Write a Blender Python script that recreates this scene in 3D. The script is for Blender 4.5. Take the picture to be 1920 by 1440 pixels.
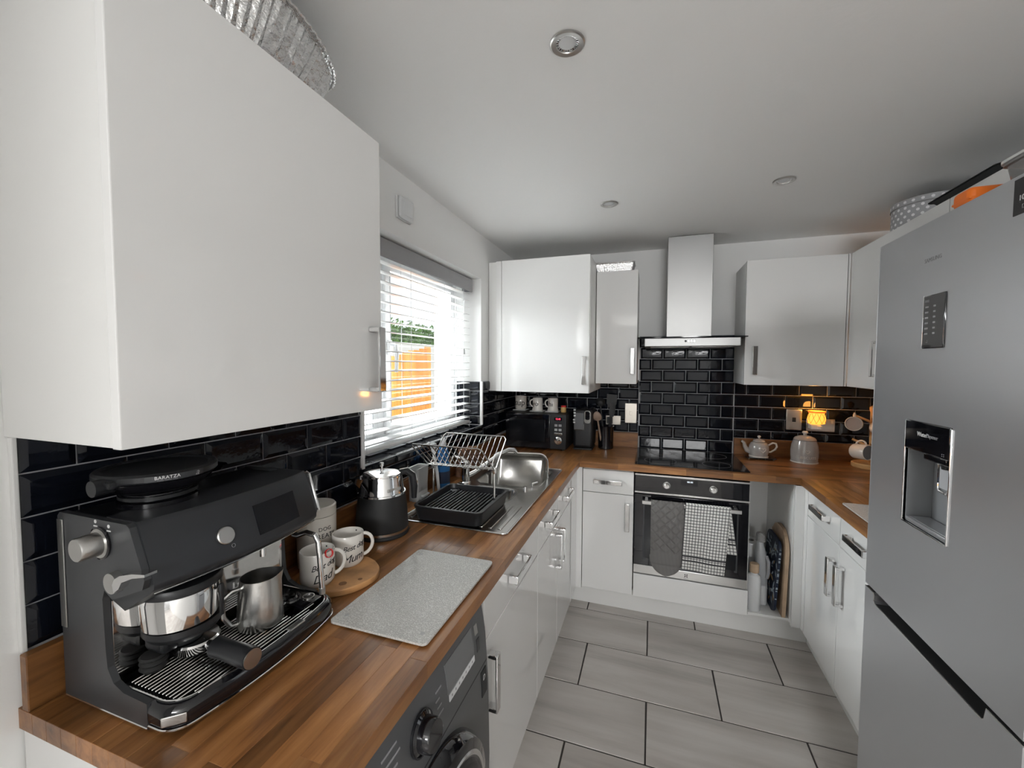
import bpy, bmesh, math, random
from mathutils import Vector, Matrix
random.seed(7)
for o in list(bpy.data.objects): bpy.data.objects.remove(o)
SC = bpy.context.scene
COL = SC.collection
PI = math.pi
# ------------------------------------------------------------------ camera
CX, CZ, YAW, PITCH, ROLL, FPX = 1.0135, 1.5081, 0.3270, -0.0470, 0.0036, 774.86
def _camera():
    f = Vector((-math.sin(YAW)*math.cos(PITCH), math.cos(YAW)*math.cos(PITCH), math.sin(PITCH)))
    r = Vector((math.cos(YAW), math.sin(YAW), 0)); u = r.cross(f)
    c, s = math.cos(ROLL), math.sin(ROLL)
    r2, u2 = c*r + s*u, -s*r + c*u
    cd = bpy.data.cameras.new('camera'); cd.sensor_width = 36; cd.lens = FPX/1920*36; cd.clip_start = 0.02
    co = bpy.data.objects.new('camera', cd); COL.objects.link(co)
    M = Matrix.Identity(4)
    for i in range(3):
        M[i][0], M[i][1], M[i][2] = r2[i], u2[i], -f[i]
    M[0][3], M[1][3], M[2][3] = CX, 0.0, CZ
    co.matrix_world = M; SC.camera = co
_camera()
# ------------------------------------------------------------------ world, lights, exposure
W = bpy.data.worlds.new('overcast_sky'); SC.world = W; W.use_nodes = True
_bg = W.node_tree.nodes['Background']; _bg.inputs['Color'].default_value = (0.93, 0.97, 1.0, 1); _bg.inputs['Strength'].default_value = 1.5
def area_light(name, loc, rot, sx, sy, energy, color=(1, 1, 1), portal=False):
    l = bpy.data.lights.new(name, 'AREA'); l.shape = 'RECTANGLE'; l.size = sx; l.size_y = sy; l.energy = energy; l.color = color
    if portal: l.cycles.is_portal = True
    o = bpy.data.objects.new(name, l); COL.objects.link(o); o.location = loc; o.rotation_euler = rot; return o
# fill from an added high window and ceiling panel behind camera; kitchen window daylight
area_light('added_rear_fill', (1.62, -3.55, 2.05), (math.radians(75), 0, 0), 1.30, .44, 76, (1.0, 1.0, 1.0))
area_light('added_ceiling_fill', (1.2, -2.2, 2.29), (0, 0, 0), 1.6, 1.6, 14, (1.0, .98, .95))
area_light('window_portal', (-0.24, 1.82, 1.59), (0, -PI/2, 0), 0.90, 1.13, 1, portal=True)
area_light('window_daylight', (-1.3, 1.9, 2.75), (0, math.radians(-52), 0), 1.6, 1.6, 640, (0.95, 0.98, 1.0))
SC.view_settings.view_transform = 'Standard'; SC.view_settings.look = 'None'
SC.view_settings.exposure = -0.10; SC.view_settings.gamma = 1.0; SC.view_settings.use_curve_mapping = False
SC.cycles.use_denoising = True
SC.cycles.max_bounces = 8; SC.cycles.diffuse_bounces = 5; SC.cycles.glossy_bounces = 4; SC.cycles.transmission_bounces = 4; SC.cycles.use_adaptive_sampling = True; SC.cycles.adaptive_threshold = .03
SC.cycles.caustics_reflective = False; SC.cycles.caustics_refractive = False; SC.cycles.sample_clamp_indirect = 6
# ------------------------------------------------------------------ materials
MATS = {}
def mat(name, color=(.8, .8, .8), rough=.5, metal=0, coat=0, emis=None, estr=0, trans=0, ior=1.45, alpha=1, spec=None, bump=None, var=None):
    """bump=(scale,strength), var=(scale,amount): fine relief and colour variation from noise in object space"""
    m = bpy.data.materials.new(name); m.use_nodes = True; nt = m.node_tree; b = nt.nodes['Principled BSDF']
    b.inputs['Base Color'].default_value = (*color, 1); b.inputs['Roughness'].default_value = rough; b.inputs['Metallic'].default_value = metal
    b.inputs['Coat Weight'].default_value = coat; b.inputs['Coat Roughness'].default_value = .04
    b.inputs['IOR'].default_value = ior; b.inputs['Transmission Weight'].default_value = trans; b.inputs['Alpha'].default_value = alpha
    if spec is not None: b.inputs['Specular IOR Level'].default_value = spec
    if emis: b.inputs['Emission Color'].default_value = (*emis, 1); b.inputs['Emission Strength'].default_value = estr
    if bump or var:
        tc = nt.nodes.new('ShaderNodeTexCoord')
        if bump:
            n = nt.nodes.new('ShaderNodeTexNoise'); n.inputs['Scale'].default_value = bump[0]; n.inputs['Detail'].default_value = 3
            bp = nt.nodes.new('ShaderNodeBump'); bp.inputs['Strength'].default_value = bump[1]; bp.inputs['Distance'].default_value = .01
            nt.links.new(tc.outputs['Object'], n.inputs['Vector']); nt.links.new(n.outputs['Fac'], bp.inputs['Height']); nt.links.new(bp.outputs['Normal'], b.inputs['Normal'])
        if var:
            n = nt.nodes.new('ShaderNodeTexNoise'); n.inputs['Scale'].default_value = var[0]; n.inputs['Detail'].default_value = 4
            r = nt.nodes.new('ShaderNodeValToRGB'); a = var[1]
            r.color_ramp.elements[0].position = .3; r.color_ramp.elements[1].position = .7
            r.color_ramp.elements[0].color = (*[c*(1-a) for c in color], 1); r.color_ramp.elements[1].color = (*[min(1, c*(1+a)) for c in color], 1)
            nt.links.new(tc.outputs['Object'], n.inputs['Vector']); nt.links.new(n.outputs['Fac'], r.inputs['Fac']); nt.links.new(r.outputs['Color'], b.inputs['Base Color'])
    MATS[name] = m; return m
def N(m, t, **kw):
    n = m.node_tree.nodes.new(t)
    for k, v in kw.items():
        if k in n.inputs: n.inputs[k].default_value = v
        else: setattr(n, k, v)
    return n
def LK(m, a, b): m.node_tree.links.new(a, b)
def grain_mat(name, c0, c1, c2, stretch, scale, rough, randamt, coat=0, axis_long=0, bump=.06):
    """streaky grain along the piece's long (local) axis, piece to piece tone from the object's random number"""
    m = mat(name, c1, rough, coat=coat); b = m.node_tree.nodes['Principled BSDF']
    tc = N(m, 'ShaderNodeTexCoord'); oi = N(m, 'ShaderNodeObjectInfo')
    mp = N(m, 'ShaderNodeMapping'); s = [scale]*3; s[axis_long] = scale/stretch; mp.inputs['Scale'].default_value = s
    mul = N(m, 'ShaderNodeVectorMath', operation='SCALE'); mul.inputs['Scale'].default_value = 37.0
    cmb = N(m, 'ShaderNodeCombineXYZ'); add = N(m, 'ShaderNodeVectorMath', operation='ADD')
    LK(m, oi.outputs['Random'], cmb.inputs[0]); LK(m, oi.outputs['Random'], cmb.inputs[1]); LK(m, oi.outputs['Random'], cmb.inputs[2])
    LK(m, cmb.outputs[0], mul.inputs[0]); LK(m, tc.outputs['Object'], mp.inputs['Vector'])
    LK(m, mp.outputs['Vector'], add.inputs[0]); LK(m, mul.outputs[0], add.inputs[1])
    n1 = N(m, 'ShaderNodeTexNoise', Scale=1.0, Detail=6.0, Roughness=.62, Distortion=.35); LK(m, add.outputs[0], n1.inputs['Vector'])
    r = N(m, 'ShaderNodeValToRGB'); e = r.color_ramp.elements
    e[0].position = .28; e[0].color = (*c0, 1); e[1].position = .72; e[1].color = (*c2, 1)
    x = e.new(.5); x.color = (*c1, 1)
    LK(m, n1.outputs['Fac'], r.inputs['Fac'])
    hs = N(m, 'ShaderNodeHueSaturation'); mr = N(m, 'ShaderNodeMapRange'); mr.inputs['To Min'].default_value = 1-randamt; mr.inputs['To Max'].default_value = 1+randamt
    LK(m, oi.outputs['Random'], mr.inputs['Value']); LK(m, mr.outputs[0], hs.inputs['Value']); LK(m, r.outputs['Color'], hs.inputs['Color'])
    LK(m, hs.outputs['Color'], b.inputs['Base Color'])
    if bump:
        bp = N(m, 'ShaderNodeBump', Strength=bump, Distance=.002); LK(m, n1.outputs['Fac'], bp.inputs['Height']); LK(m, bp.outputs['Normal'], b.inputs['Normal'])
    return m
mat('wall_paint', (.91, .91, .90), .75, bump=(90, .04))
mat('rear_paint', (.62, .63, .64), .8)
mat('ceiling_paint', (.95, .95, .945), .85, bump=(60, .05))
mat('gloss_white', (.84, .84, .83), .07, coat=.5)
mat('carcass_white', (.82, .82, .805), .32)
mat('upvc', (.82, .83, .84), .25)
mat('slat_white', (.86, .86, .85), .35)
mat('valance_grey', (.36, .36, .37), .4)
mat('tile_black', (.005, .0065, .011), .05, bump=(28, .035), spec=.34)
mat('grout', (.42, .42, .43), .85)
mat('floor_grout', (.045, .04, .037), .9)
mat('trim_white', (.82, .82, .81), .3)
mat('chrome', (.80, .80, .80), .07, 1)
mat('chrome_soft', (.74, .74, .73), .16, 1)
mat('steel', (.56, .555, .54), .28, 1, bump=(160, .03))
mat('sink_steel', (.50, .49, .47), .24, 1, bump=(30, .02))
mat('black_plastic', (.013, .014, .016), .38, bump=(500, .03))
mat('black_gloss', (.006, .006, .008), .06, coat=.5)
mat('black_matte', (.020, .021, .022), .55)
mat('black_steel', (.075, .078, .083), .36, .5)
mat('machine_black', (.030, .032, .036), .36, .2)
mat('dark_rubber', (.012, .012, .012), .7)
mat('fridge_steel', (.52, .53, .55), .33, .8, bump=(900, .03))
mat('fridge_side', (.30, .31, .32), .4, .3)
mat('graphite', (.125, .128, .133), .34, .4)
mat('graphite_panel', (.050, .052, .056), .28, .4)
mat('display_grey', (.20, .205, .21), .25, .2)
mat('smoked_glass', (.008, .009, .011), .10, spec=.38)
mat('screen_dark', (.003, .0035, .006), .10)
mat('white_ceramic', (.78, .75, .70), .12, coat=.3)
mat('cream_ceramic', (.70, .66, .60), .14, coat=.3)
mat('grey_glaze', (.40, .38, .36), .10, coat=.5, var=(22, .10))
mat('inner_shaded_tan', (.36, .29, .25), .2)  # tan puts the shade inside the hung mugs into the colour
mat('print_black', (.012, .012, .014), .5)
mat('print_white', (.75, .75, .75), .5)
mat('print_grey', (.30, .30, .31), .5)
mat('red_gloss', (.55, .02, .02), .15, coat=.4)
mat('led_red', (.3, .01, .02), .3, emis=(1, .06, .12), estr=3.0)
mat('led_white', (.7, .75, .8), .3, emis=(.85, .93, 1), estr=1.4)
mat('orange_packet', (.80, .17, .01), .5)
mat('foil', (.74, .74, .74), .22, 1, bump=(70, .55))
mat('foil_bright', (.82, .82, .82), .16, 1, bump=(110, .35))
mat('plate_steel', (.62, .58, .52), .30, 1)
mat('white_plastic', (.74, .75, .76), .35)
mat('grey_plastic', (.44, .45, .45), .45)
mat('clear_plastic', (.9, .9, .9), .12, trans=.75, alpha=1, ior=1.3)
mat('milky_plastic', (.72, .74, .77), .3, trans=.35)
mat('copper_logo', (.30, .30, .30), .4, .6)
mat('spoon_wood', (.30, .22, .17), .6, var=(30, .2))
mat('tree_wood', (.62, .36, .15), .5, var=(16, .18))
mat('board_wood', (.47, .34, .23), .55, var=(10, .2))
mat('slice_wood', (.42, .22, .09), .5, var=(14, .45))
mat('slice_bark', (.20, .10, .045), .8, var=(30, .4))
mat('terracotta_foam', (.17, .085, .05), .9, var=(60, .3))
mat('blue_cloth', (.02, .13, .34), .8)
mat('foliage', (.13, .27, .055), .7, var=(5, .4))
mat('render_white', (.80, .77, .72), .9)
mat('tin_grey', (.36, .36, .37), .4)
mat('tin_dot', (.78, .78, .78), .4)
mat('leaf_navy', (.012, .022, .05), .5)
mat('leaf_pale', (.42, .50, .55), .5)
mat('leaf_gold', (.60, .38, .14), .5)
mat('pan_edge', (.20, .19, .18), .5)
mat('patio_slab', (.60, .58, .54), .9, var=(4, .15))
mat('lamp_lit', (.9, .55, .15), .5, emis=(1.0, .42, .045), estr=1.7)
mat('lamp_rim', (.8, .28, .05), .5, emis=(1.0, .22, .02), estr=.8)
mat('lamp_lines', (.20, .09, .02), .6)
grain_mat('oak', (.120, .046, .014), (.255, .108, .034), (.37, .175, .060), 9, 34, .34, .36, coat=.12, axis_long=0)
grain_mat('floor_tile', (.38, .350, .322), (.53, .497, .465), (.63, .600, .570), 9, 7.5, .22, .05, coat=.15, axis_long=0, bump=.03)
grain_mat('fence_wood', (.30, .10, .018), (.52, .19, .035), (.62, .27, .06), 6, 14, .8, .18, axis_long=2, bump=.3)
def _patterned():
    # woven check tea towel: thin dark lines both ways, in the cloth's own coordinates
    m = mat('towel_check', (.8, .8, .78), .9); b = m.node_tree.nodes['Principled BSDF']
    uv = N(m, 'ShaderNodeUVMap'); sp = N(m, 'ShaderNodeSeparateXYZ'); LK(m, uv.outputs[0], sp.inputs[0])
    def lines(sock, per, w):
        a = N(m, 'ShaderNodeMath', operation='DIVIDE'); a.inputs[1].default_value = per; LK(m, sock, a.inputs[0])
        f = N(m, 'ShaderNodeMath', operation='FRACT'); LK(m, a.outputs[0], f.inputs[0])
        l = N(m, 'ShaderNodeMath', operation='LESS_THAN'); l.inputs[1].default_value = w; LK(m, f.outputs[0], l.inputs[0]); return l.outputs[0]
    lx = lines(sp.outputs[0], .0165, .20); ly = lines(sp.outputs[1], .0165, .20)
    mx = N(m, 'ShaderNodeMath', operation='MAXIMUM'); LK(m, lx, mx.inputs[0]); LK(m, ly, mx.inputs[1])
    def band(lo, hi):
        g = N(m, 'ShaderNodeMath', operation='GREATER_THAN'); g.inputs[1].default_value = lo; LK(m, sp.outputs[1], g.inputs[0])
        l = N(m, 'ShaderNodeMath', operation='LESS_THAN'); l.inputs[1].default_value = hi; LK(m, sp.outputs[1], l.inputs[0])
        p = N(m, 'ShaderNodeMath', operation='MULTIPLY'); LK(m, g.outputs[0], p.inputs[0]); LK(m, l.outputs[0], p.inputs[1]); return p.outputs[0]
    tot = mx.outputs[0]
    for lo, hi in ((.050, .058), (.074, .082)):
        q = N(m, 'ShaderNodeMath', operation='MAXIMUM'); LK(m, tot, q.inputs[0]); LK(m, band(lo, hi), q.inputs[1]); tot = q.outputs[0]
    mix = N(m, 'ShaderNodeMix', data_type='RGBA'); mix.inputs[6].default_value = (.74, .74, .71, 1); mix.inputs[7].default_value = (.045, .045, .05, 1)
    LK(m, tot, mix.inputs[0]); LK(m, mix.outputs[2], b.inputs['Base Color'])
    # quilted mitt: fine pin stripe
    m = mat('mitt_cloth', (.17, .165, .16), .95); b = m.node_tree.nodes['Principled BSDF']
    tc = N(m, 'ShaderNodeTexCoord'); w = N(m, 'ShaderNodeTexWave', Scale=95.0, Distortion=.6, Detail=1.0); LK(m, tc.outputs['Object'], w.inputs['Vector'])
    r = N(m, 'ShaderNodeValToRGB'); r.color_ramp.elements[0].color = (.10, .10, .10, 1); r.color_ramp.elements[1].color = (.25, .24, .23, 1)
    LK(m, w.outputs['Fac'], r.inputs['Fac']); LK(m, r.outputs['Color'], b.inputs['Base Color'])
    # dimpled glass worktop saver
    m = mat('dimpled_glass', (.42, .42, .39), .22, metal=.0, coat=.2); b = m.node_tree.nodes['Principled BSDF']
    tc = N(m, 'ShaderNodeTexCoord'); v = N(m, 'ShaderNodeTexVoronoi', Scale=330.0); LK(m, tc.outputs['Object'], v.inputs['Vector'])
    bp = N(m, 'ShaderNodeBump', Strength=.55, Distance=.002); LK(m, v.outputs['Distance'], bp.inputs['Height']); LK(m, bp.outputs['Normal'], b.inputs['Normal'])
    r = N(m, 'ShaderNodeValToRGB'); r.color_ramp.elements[0].color = (.46, .46, .44, 1); r.color_ramp.elements[1].color = (.80, .80, .77, 1)
    LK(m, v.outputs['Distance'], r.inputs['Fac']); LK(m, r.outputs['Color'], b.inputs['Base Color'])
    # brushed upright steel (hood chimney)
    m = mat('brushed_steel', (.33, .33, .325), .40, .9); b = m.node_tree.nodes['Principled BSDF']
    tc = N(m, 'ShaderNodeTexCoord'); mp = N(m, 'ShaderNodeMapping'); mp.inputs['Scale'].default_value = (3, 3, 500); LK(m, tc.outputs['Object'], mp.inputs['Vector'])
    n = N(m, 'ShaderNodeTexNoise', Scale=1.0, Detail=2.0); LK(m, mp.outputs[0], n.inputs['Vector'])
    bp = N(m, 'ShaderNodeBump', Strength=.05, Distance=.002); LK(m, n.outputs['Fac'], bp.inputs['Height']); LK(m, bp.outputs['Normal'], b.inputs['Normal'])
_patterned()
def _pane():
    # thin window glass: see-through with a Fresnel sheen
    m = bpy.data.materials.new('glass'); m.use_nodes = True; nt = m.node_tree; nt.nodes.clear(); MATS['glass'] = m
    o = nt.nodes.new('ShaderNodeOutputMaterial'); mx = nt.nodes.new('ShaderNodeMixShader'); tr = nt.nodes.new('ShaderNodeBsdfTransparent'); gl = nt.nodes.new('ShaderNodeBsdfGlossy')
    mx.inputs[0].default_value = .05; gl.inputs['Roughness'].default_value = .0; tr.inputs['Color'].default_value = (.97, .98, .98, 1)
    nt.links.new(tr.outputs[0], mx.inputs[1]); nt.links.new(gl.outputs[0], mx.inputs[2]); nt.links.new(mx.outputs[0], o.inputs['Surface'])
_pane()
# ------------------------------------------------------------------ mesh helpers
class MB:
    def __init__(s): s.v = []; s.f = []; s.flat = set()
    def add(s, vs, fs):
        o = len(s.v); s.v += [Vector(v) for v in vs]; s.f += [tuple(i+o for i in f) for f in fs]; return s
    def box(s, lo, hi):
        x0, y0, z0 = lo; x1, y1, z1 = hi
        return s.add([(x0,y0,z0),(x1,y0,z0),(x1,y1,z0),(x0,y1,z0),(x0,y0,z1),(x1,y0,z1),(x1,y1,z1),(x0,y1,z1)],
                     [(0,3,2,1),(4,5,6,7),(0,1,5,4),(1,2,6,5),(2,3,7,6),(3,0,4,7)])
    def rbox(s, lo, hi, r=.002, seg=2):
        bm = bmesh.new(); bmesh.ops.create_cube(bm, size=1)
        c = [(a+b)/2 for a, b in zip(lo, hi)]; d = [abs(b-a) for a, b in zip(lo, hi)]
        for v in bm.verts: v.co = Vector((c[0]+v.co.x*d[0], c[1]+v.co.y*d[1], c[2]+v.co.z*d[2]))
        r = min(r, min(d)*.49)
        bmesh.ops.bevel(bm, geom=list(bm.edges), offset=r, segments=seg, profile=.5, affect='EDGES')
        bm.verts.index_update(); bm.normal_update(); o = len(s.f)
        s.flat |= {o+i for i, f in enumerate(bm.faces) if max(abs(c) for c in f.normal) > .999}     # the six broad faces stay flat
        s.add([v.co.copy() for v in bm.verts], [[v.index for v in f.verts] for f in bm.faces]); bm.free(); return s
    def lathe(s, prof, c=(0,0,0), axis=(0,0,1), n=32, close=False):
        a = Vector(axis).normalized(); q = Vector((0,0,1)).rotation_difference(a).to_matrix(); c = Vector(c)
        vs, fs = [], []
        for r, z in prof:
            for k in range(n):
                t = 2*PI*k/n; vs.append(c + q @ Vector((r*math.cos(t), r*math.sin(t), z)))
        m = len(prof)
        for i in range(m-1 if not close else m):
            j = (i+1) % m
            for k in range(n):
                l = (k+1) % n; fs.append((i*n+k, i*n+l, j*n+l, j*n+k))
        if not close:
            if prof[0][0] > 1e-6: fs.append(tuple(reversed(range(n))))
            if prof[-1][0] > 1e-6: fs.append(tuple((m-1)*n+k for k in range(n)))
        return s.add(vs, fs)
    def cyl(s, p0, p1, r, r1=None, n=20):
        p0, p1 = Vector(p0), Vector(p1); d = p1-p0
        return s.lathe([(r, 0), (r if r1 is None else r1, d.length)], p0, d, n)
    def tube(s, pts, r, n=8, closed=False):
        P = [Vector(p) for p in pts]; m = len(P); vs, fs = [], []
        R = r if isinstance(r, (list, tuple)) else [r]*m
        up = None
        for i in range(m):
            a = P[(i-1) % m] if (closed or i > 0) else P[i]; b = P[(i+1) % m] if (closed or i < m-1) else P[i]
            t = (b-a).normalized()
            if up is None: up = Vector((0,0,1)) if abs(t.z) < .9 else Vector((1,0,0))
            u = (up - t*up.dot(t))
            if u.length < 1e-5: u = Vector((1,0,0)) - t*t.x
            u.normalize(); up = u; w = t.cross(u)
            for k in range(n):
                an = 2*PI*k/n; vs.append(P[i] + R[i]*(math.cos(an)*u + math.sin(an)*w))
        for i in range(m if closed else m-1):
            j = (i+1) % m
            for k in range(n):
                l = (k+1) % n; fs.append((i*n+k, i*n+l, j*n+l, j*n+k))
        if not closed: fs.append(tuple(reversed(range(n)))); fs.append(tuple((m-1)*n+k for k in range(n)))
        return s.add(vs, fs)
    def loft(s, rings, caps=True):
        n = len(rings[0]); vs = [p for r in rings for p in r]; fs = []
        for i in range(len(rings)-1):
            for k in range(n):
                l = (k+1) % n; fs.append((i*n+k, i*n+l, (i+1)*n+l, (i+1)*n+k))
        if caps: fs.append(tuple(reversed(range(n)))); fs.append(tuple((len(rings)-1)*n+k for k in range(n)))
        return s.add(vs, fs)
    def prism(s, poly, ax, a, b):
        def P(p, t): return {'x': (t, p[0], p[1]), 'y': (p[0], t, p[1]), 'z': (p[0], p[1], t)}[ax]
        return s.loft([[P(p, a) for p in poly], [P(p, b) for p in poly]])
    def grid(s, fn, nu, nv, uvfn=None):
        vs = [fn(i/nu, j/nv) for j in range(nv+1) for i in range(nu+1)]
        fs = [(j*(nu+1)+i, j*(nu+1)+i+1, (j+1)*(nu+1)+i+1, (j+1)*(nu+1)+i) for j in range(nv) for i in range(nu)]
        return s.add(vs, fs)
    def xf(s, M, start=0):
        for i in range(start, len(s.v)): s.v[i] = M @ s.v[i]
        return s
    def map(s, fn, start=0):
        for i in range(start, len(s.v)): s.v[i] = Vector(fn(s.v[i]))
        return s
    def mesh(s, name, smooth=35):
        me = bpy.data.meshes.new(name); me.from_pydata([tuple(v) for v in s.v], [], s.f)
        bm = bmesh.new(); bm.from_mesh(me); bmesh.ops.recalc_face_normals(bm, faces=bm.faces); bm.to_mesh(me); bm.free()
        if smooth:
            me.polygons.foreach_set('use_smooth', [True]*len(me.polygons)); me.set_sharp_from_angle(angle=math.radians(smooth))
            for i in s.flat: me.polygons[i].use_smooth = False
        return me
def link(name, me, m, parent=None):
    o = bpy.data.objects.new(name, me); COL.objects.link(o)
    if m and not me.materials: me.materials.append(MATS[m])
    if parent: o.parent = parent
    return o
def tag(o, label=None, cat=None, group=None, kind=None):
    if label: o['label'] = label
    if cat: o['category'] = cat
    if group: o['group'] = group
    if kind: o['kind'] = kind
    return o
def struct(name, mb, m, label=None):
    o = link(name, mb.mesh(name), m); o['kind'] = 'structure'
    if label: o['label'] = label
    return o
class Thing:
    def __init__(s, name, label, cat, loc=(0,0,0), rz=0, group=None, M=None):
        s.o = bpy.data.objects.new(name, None); COL.objects.link(s.o); s.o.empty_display_size = .05
        s.M = M if M is not None else Matrix.Translation(loc) @ Matrix.Rotation(rz, 4, 'Z')
        s.o.matrix_world = s.M; s.I = s.M.inverted(); tag(s.o, label, cat, group)
    def part(s, name, mb, m, parent=None, label=None, world=False, smooth=35):
        if world: mb.xf(s.I)
        o = link(name, mb.mesh(name, smooth), m, parent or s.o)
        if label: o['label'] = label
        return o
def single(name, mb, m, label, cat, group=None, base=None, smooth=35, M=None):
    """a thing that is one mesh, its origin at its base (mb in world coordinates unless M is given)"""
    if M is None:
        if base is None:
            xs = [v.x for v in mb.v]; ys = [v.y for v in mb.v]; zs = [v.z for v in mb.v]; base = ((min(xs)+max(xs))/2, (min(ys)+max(ys))/2, min(zs))
        M = Matrix.Translation(base); mb.xf(M.inverted())
    o = link(name, mb.mesh(name, smooth), m); o.matrix_world = M; return tag(o, label, cat, group)
def text_mb(txt, size, depth=.0004, shear=0, spacing=1.0, align='CENTER'):
    """flat lettering in the XY plane, extruded along +Z"""
    cu = bpy.data.curves.new('t', 'FONT'); cu.body = txt; cu.size = size; cu.extrude = depth/2; cu.shear = shear; cu.space_character = spacing
    cu.align_x = align; cu.align_y = 'CENTER'; cu.resolution_u = 3
    o = bpy.data.objects.new('t', cu); COL.objects.link(o); dg = bpy.context.evaluated_depsgraph_get(); dg.update()
    me = bpy.data.meshes.new_from_object(o.evaluated_get(dg)); mb = MB(); mb.add([v.co.copy() for v in me.vertices], [tuple(p.vertices) for p in me.polygons])
    bpy.data.objects.remove(o); bpy.data.curves.remove(cu); bpy.data.meshes.remove(me); return mb
def frame(origin, xdir, ydir):
    x = Vector(xdir).normalized(); y = Vector(ydir); z = x.cross(y).normalized(); y = z.cross(x); M = Matrix.Identity(4)
    for i in range(3): M[i][0], M[i][1], M[i][2], M[i][3] = x[i], y[i], z[i], origin[i]
    return M
def arc(c, r, a0, a1, n): return [(c[0]+r*math.cos(math.radians(a0+(a1-a0)*i/n)), c[1]+r*math.sin(math.radians(a0+(a1-a0)*i/n))) for i in range(n+1)]
def rrect(x0, y0, x1, y1, r, n=6):
    return arc((x1-r, y0+r), r, -90, 0, n)+arc((x1-r, y1-r), r, 0, 90, n)+arc((x0+r, y1-r), r, 90, 180, n)+arc((x0+r, y0+r), r, 180, 270, n)
# ------------------------------------------------------------------ dimensions (metres)
XR, YB, ZC, Y0 = 2.36, 3.072, 2.308, -3.6
ZT, TK = 0.920, 0.036
WL, WB, WR, YE = 0.6035, 2.5007, 1.7596, 0.372
DLX, DBY, DRX = 0.584, 2.521, 1.780        # planes of the base unit fronts (left, back, right)
UL, UB = 1.017, 1.028                        # top of the timber upstands
# window opening in the left wall
WY0, WY1, WZ0, WZ1, WT = 1.250, 2.385, 1.130, 2.038, 0.30
# ------------------------------------------------------------------ floor
fl = struct('floor', MB().box((-.02, Y0, -.12), (XR+.02, YB+.02, -.003)), 'floor_grout', 'grey wood-look stone floor tiles with dark joints')
S, RS = .6138, .310
GX, GY = 1.0147, 2.5056
_ftm = {}
def floor_tile(x0, x1, y0, y1):
    x0 = max(x0, .0); x1 = min(x1, XR); y1 = min(y1, YB)
    if x1-x0 < .02 or y1-y0 < .02: return
    w, d = round(x1-x0-.0065, 4), round(y1-y0-.0065, 4)
    if (w, d) not in _ftm: _ftm[(w, d)] = MB().rbox((-w/2, -d/2, -.01), (w/2, d/2, 0), .0015, 1).mesh('floor_tile')
    o = link('floor_tile', _ftm[(w, d)], 'floor_tile', fl); o.location = ((x0+x1)/2, (y0+y1)/2, 0)
for j in range(-19, 3):
    y1 = GY + j*RS
    off = 0 if j % 2 == 0 else .5
    for i in range(-3, 4):
        x0 = GX + (i+off)*S
        if j == 1: x0 = GX + (i+.42)*S
        floor_tile(x0, x0+S, y1-RS, y1)
# ------------------------------------------------------------------ walls, ceiling
m = MB()
m.box((-WT, Y0, 0), (0, WY0, ZC)); m.box((-WT, WY1, 0), (0, YB, ZC)); m.box((-WT, WY0, 0), (0, WY1, WZ0-.012)); m.box((-WT, WY0, WZ1), (0, WY1, ZC))
wl_ = struct('wall_left', m, 'wall_paint', 'white painted wall with the window')
wb_ = struct('wall_back', MB().box((-WT, YB, 0), (XR+.2, YB+.2, ZC)), 'wall_paint', 'white painted wall behind the hob')
struct('wall_right', MB().box((XR, Y0, 0), (XR+.2, YB, ZC)), 'wall_paint', 'white painted wall behind the fridge')
m = MB(); m.box((-WT, Y0-.2, 0), (XR+.2, Y0, 1.80)); m.box((-WT, Y0-.2, 1.80), (.94, Y0, ZC)); m.box((2.30, Y0-.2, 1.80), (XR+.2, Y0, ZC)); m.box((.94, Y0-.2, 2.285), (2.30, Y0, ZC))  # high opening added to let fill light in from behind
struct('wall_front', m, 'rear_paint', 'grey painted end wall with a high window behind the viewer')
m = MB(); m.rbox((.94, Y0-.12, 1.80), (.98, Y0-.06, 2.285), .003).rbox((2.26, Y0-.12, 1.80), (2.30, Y0-.06, 2.285), .003).rbox((.98, Y0-.12, 1.80), (2.26, Y0-.06, 1.84), .003).rbox((.98, Y0-.12, 2.245), (2.26, Y0-.06, 2.285), .003)
struct('added_rear_window', m, 'upvc', 'white framed high window behind the viewer')
struct('added_light_block', MB().box((0, -.58, 0), (.45, -.48, ZC)), 'wall_paint', 'white painted stub wall at the kitchen entrance behind the viewer')  # unseen stub added to keep rear light off the near cabinet end
struct('ceiling', MB().box((-WT, Y0-.2, ZC), (XR+.2, YB+.2, ZC+.15)), 'ceiling_paint', 'white painted ceiling')
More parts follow.
